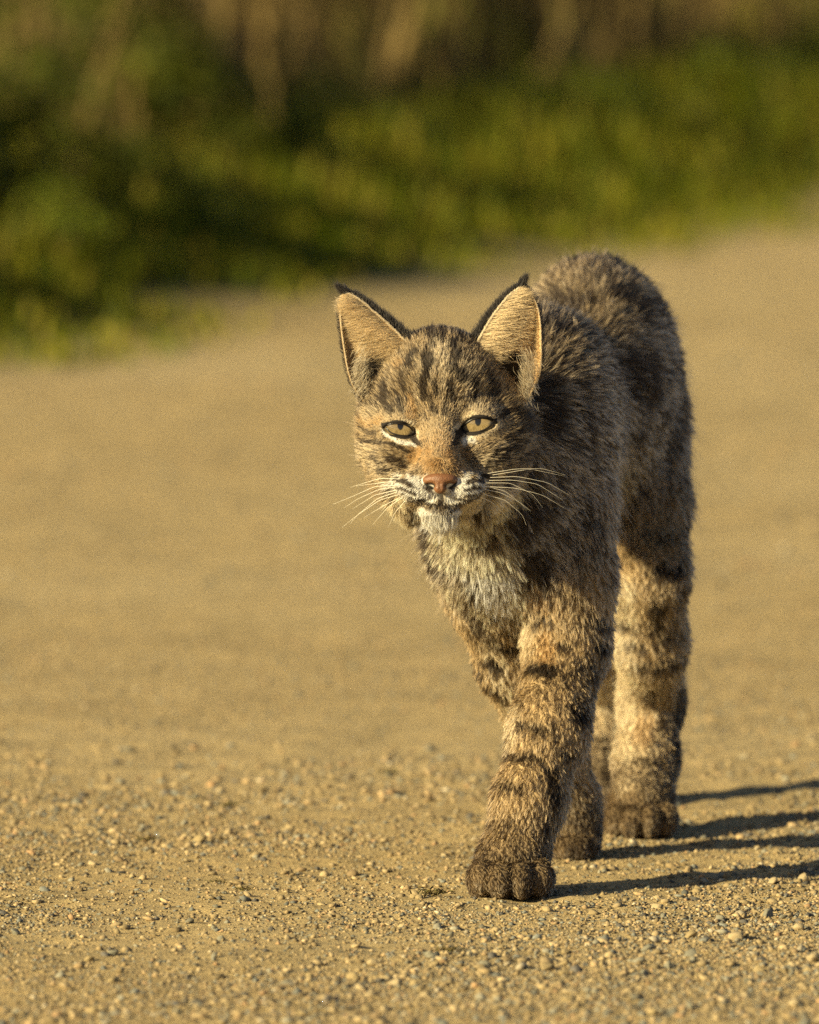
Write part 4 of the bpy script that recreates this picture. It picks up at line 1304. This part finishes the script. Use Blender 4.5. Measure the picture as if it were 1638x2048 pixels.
# ------------------------------------------------------------------ eyes
def eye_material(name, iris_a, iris_b):
    m, nt, N, L, b = new_mat(name)
    tc = N.new('ShaderNodeTexCoord'); sep = N.new('ShaderNodeSeparateXYZ'); L.new(tc.outputs['Object'], sep.inputs[0])

    def mth(op, *ar):
        k = N.new('ShaderNodeMath'); k.operation = op
        for i, x in enumerate(ar):
            if isinstance(x, (int, float)): k.inputs[i].default_value = x
            else: L.new(x, k.inputs[i])
        return k.outputs[0]
    x, z = sep.outputs[0], sep.outputs[2]
    r = mth('SQRT', mth('ADD', mth('MULTIPLY', x, x), mth('MULTIPLY', z, z)))
    nz = N.new('ShaderNodeTexNoise'); nz.inputs['Scale'].default_value = 6; nz.inputs['Detail'].default_value = 6
    ang = mth('ARCTAN2', z, x)
    cmb = N.new('ShaderNodeCombineXYZ'); L.new(mth('MULTIPLY', ang, 3.0), cmb.inputs[0]); L.new(mth('MULTIPLY', r, .6), cmb.inputs[1])
    L.new(cmb.outputs[0], nz.inputs['Vector'])
    rp = N.new('ShaderNodeValToRGB'); L.new(nz.outputs[0], rp.inputs[0])
    rp.color_ramp.elements[0].position = .35; rp.color_ramp.elements[0].color = (*iris_a, 1)
    rp.color_ramp.elements[1].position = .68; rp.color_ramp.elements[1].color = (*iris_b, 1)
    lim = N.new('ShaderNodeMapRange'); lim.inputs[1].default_value = .66; lim.inputs[2].default_value = .80; L.new(r, lim.inputs[0])
    pr = mth('SQRT', mth('ADD', mth('MULTIPLY', mth('MULTIPLY', x, x), 3.2), mth('MULTIPLY', z, z)))
    pup = N.new('ShaderNodeMapRange'); pup.inputs[1].default_value = .24; pup.inputs[2].default_value = .29; pup.inputs[3].default_value = 1; pup.inputs[4].default_value = 0; L.new(pr, pup.inputs[0])
    mx = N.new('ShaderNodeMix'); mx.data_type = 'RGBA'; L.new(lim.outputs[0], mx.inputs[0]); L.new(rp.outputs[0], mx.inputs[6]); mx.inputs[7].default_value = (.02, .014, .01, 1)
    m2 = N.new('ShaderNodeMix'); m2.data_type = 'RGBA'; L.new(pup.outputs[0], m2.inputs[0]); L.new(mx.outputs[2], m2.inputs[6]); m2.inputs[7].default_value = (.006, .005, .004, 1)
    L.new(m2.outputs[2], b.inputs['Base Color'])
    vt = N.new('ShaderNodeVectorTransform'); vt.vector_type = 'NORMAL'; vt.convert_from = 'OBJECT'; vt.convert_to = 'WORLD'
    vt.inputs[0].default_value = (0, -1, 0)
    L.new(vt.outputs[0], b.inputs['Normal'])
    ng = N.new('ShaderNodeNewGeometry'); L.new(ng.outputs['Normal'], b.inputs['Coat Normal'])
    b.inputs['Specular IOR Level'].default_value = .1
    b.inputs['Roughness'].default_value = .5; b.inputs['Coat Weight'].default_value = 1.0; b.inputs['Coat Roughness'].default_value = .03
    return m


M_EYE = eye_material('iris', (.085, .058, .02), (.33, .24, .11))
bmi = bmesh.new(); bmesh.ops.create_uvsphere(bmi, u_segments=40, v_segments=28, radius=1.0)
eye_me = bpy.data.meshes.new('eye'); bmi.to_mesh(eye_me); bmi.free()
eye_me.polygons.foreach_set('use_smooth', np.ones(len(eye_me.polygons), bool)); eye_me.materials.append(M_EYE)
M_LID = attr_mat('eyelid', .35, .5)


def tube_mesh(name, pts, rads, seg=6, col=BLACK):
    pts = np.asarray(pts, float); n = len(pts)
    tg = unit(np.gradient(pts, axis=0)); ref = np.array([.3, -1, .2])
    a = unit(np.cross(tg, ref)); b = np.cross(tg, a)
    ang = np.arange(seg) / seg * 2 * math.pi
    vv = pts[:, None] + np.asarray(rads)[:, None, None] * (np.cos(ang)[None, :, None] * a[:, None] + np.sin(ang)[None, :, None] * b[:, None])
    i = np.arange(n * seg).reshape(n, seg)
    q = np.stack([i[:-1], np.roll(i[:-1], -1, 1), np.roll(i[1:], -1, 1), i[1:]], -1).reshape(-1, 4)
    me = mesh_np(name, vv.reshape(-1, 3), q, np.full(len(q), 4), True)
    set_col(me, np.tile(col, (n * seg, 1)))
    return me


for key, pup_px in (('l', (801, 849)), ('r', (956, 841))):
    ex, ez = EYES[key]
    o = obj('eye', eye_me, None, root)
    o.location = hu(ex, ez, EYE_F); o.scale = (EYE_R * U,) * 3
    # aim the iris: object -Y axis towards the viewer, turned to the seen pupil
    o.rotation_euler = (math.asin(-(((855 - pup_px[1]) - ez) / EYE_R)) - PITCH, 0, math.asin((pup_px[0] - 880 - ex) / EYE_R))
    E = ALM[key]
    for nm, crv, w in (('upper_eyelid', E['up'], 1.0), ('lower_eyelid', E['lo'], .9)):
        crv = list(crv)
        t = np.linspace(0, 1, 22); c2 = spline(crv, t)
        x, z = c2[:, 0] - 880, 855 - c2[:, 1]
        rr = np.clip((EYE_R + 1.0) ** 2 - (x - ex) ** 2 - (z - ez) ** 2, 60, None)
        P3 = np.array([hu(a, b, EYE_F + math.sqrt(c)) for a, b, c in zip(x, z, rr)])
        rd = U * 1.8 * w * (.55 + .45 * np.sin(np.pi * t))
        obj('eyelid', tube_mesh('eyelid', P3, rd, 7, BLACK * .9), M_LID, root)

# ------------------------------------------------------------------ nose leather
nose_ops = [hell(0, -104, 86, 26, 13, 14, 8), hell(-19, -105, 80, 16, 10, 14, 8), hell(19, -104, 80, 16, 10, 14, 8), hell(0, -120, 88, 13, 13, 12, 9),
            sub(hell(-20, -117, 95, 10, 5.5, 16, 5)), sub(hell(20, -116, 95, 10, 5.5, 16, 5)), sub(cone(hu(0, -112, 101), hu(0, -134, 101), 1.6 * U, 2 * U, 4 * U))]
nv, nq = surface_nets(lambda P: group_sdf(nose_ops, P), np.minimum(hu(-46, -140, 55), hu(46, -85, 110)), np.maximum(hu(-46, -140, 55), hu(46, -85, 110)), .0007)
nme = mesh_np('nose', nv, nq, np.full(len(nq), 4), True)
nx_, nz_ = ((nv - HC) @ AX_R) / U, ((nv - HC) @ AX_U) / U
ncol = np.tile((.165, .072, .03), (len(nv), 1)) * (.7 + .6 * fbm(nv, .004, 77))[:, None]
ncol[(np.hypot((np.abs(nx_) - 20) / 10, (nz_ + 117) / 5.5) < 1.0)] = (.02, .012, .008)
set_col(nme, ncol)
obj('nose', nme, attr_mat('nose_leather', .45, .5, noise=900), root)

# ------------------------------------------------------------------ whiskers
M_WHISK = attr_mat('whisker', .35, .5)
WH = [[(800, 958), (760, 957), (725, 967), (700, 975)], [(792, 962), (760, 966), (712, 972)], [(796, 970), (750, 973), (700, 995), (667, 1008)], [(795, 974), (760, 978), (715, 998), (688, 1016)],
      [(798, 979), (750, 990), (705, 1018)], [(800, 982), (755, 997), (715, 1030), (700, 1048)], [(802, 988), (760, 1000), (715, 1030), (684, 1055)], [(806, 992), (770, 1010), (728, 1035)],
      [(805, 995), (775, 1015), (745, 1050)], [(812, 1000), (790, 1025), (776, 1055)],
      [(975, 947), (1030, 938), (1085, 937), (1130, 950)], [(985, 950), (1060, 938), (1128, 952)], [(980, 955), (1035, 953), (1095, 965), (1138, 990)], [(978, 961), (1025, 960), (1075, 968), (1125, 1000)],
      [(970, 966), (1020, 966), (1065, 988), (1085, 1015)], [(960, 970), (1010, 982), (1058, 1020)], [(965, 973), (1030, 976), (1085, 990), (1128, 1016)], [(955, 976), (1000, 985), (1040, 1005), (1062, 1022)],
      [(955, 985), (1010, 1000), (1045, 1030), (1052, 1050)], [(952, 990), (985, 1005), (1015, 1035)]]
for w in WH:
    w = np.array(w, float); t = np.linspace(0, 1, 18)
    c2 = spline(w, t)
    sg = np.sign(w[0, 0] - 880)
    f = 58 - 30 * t - 12 * t * t - 8 * (abs(w[0, 0] - 880) - 75) / 25
    P3 = np.array([hu(a - 880, 855 - b, c) for (a, b), c in zip(c2, f)])
    obj('whisker', tube_mesh('whisker', P3, .00024 * (1 - .8 * t) , 5, np.array((.85, .78, .62))), M_WHISK, root)

# stand the whole animal on a base point between its paws
base = Vector((float(Q(1150, 1720, 12.35)[0]), 12.3, 0.0))
root.location = base
for ch in root.children:
    ch.location = Vector(ch.location) - base
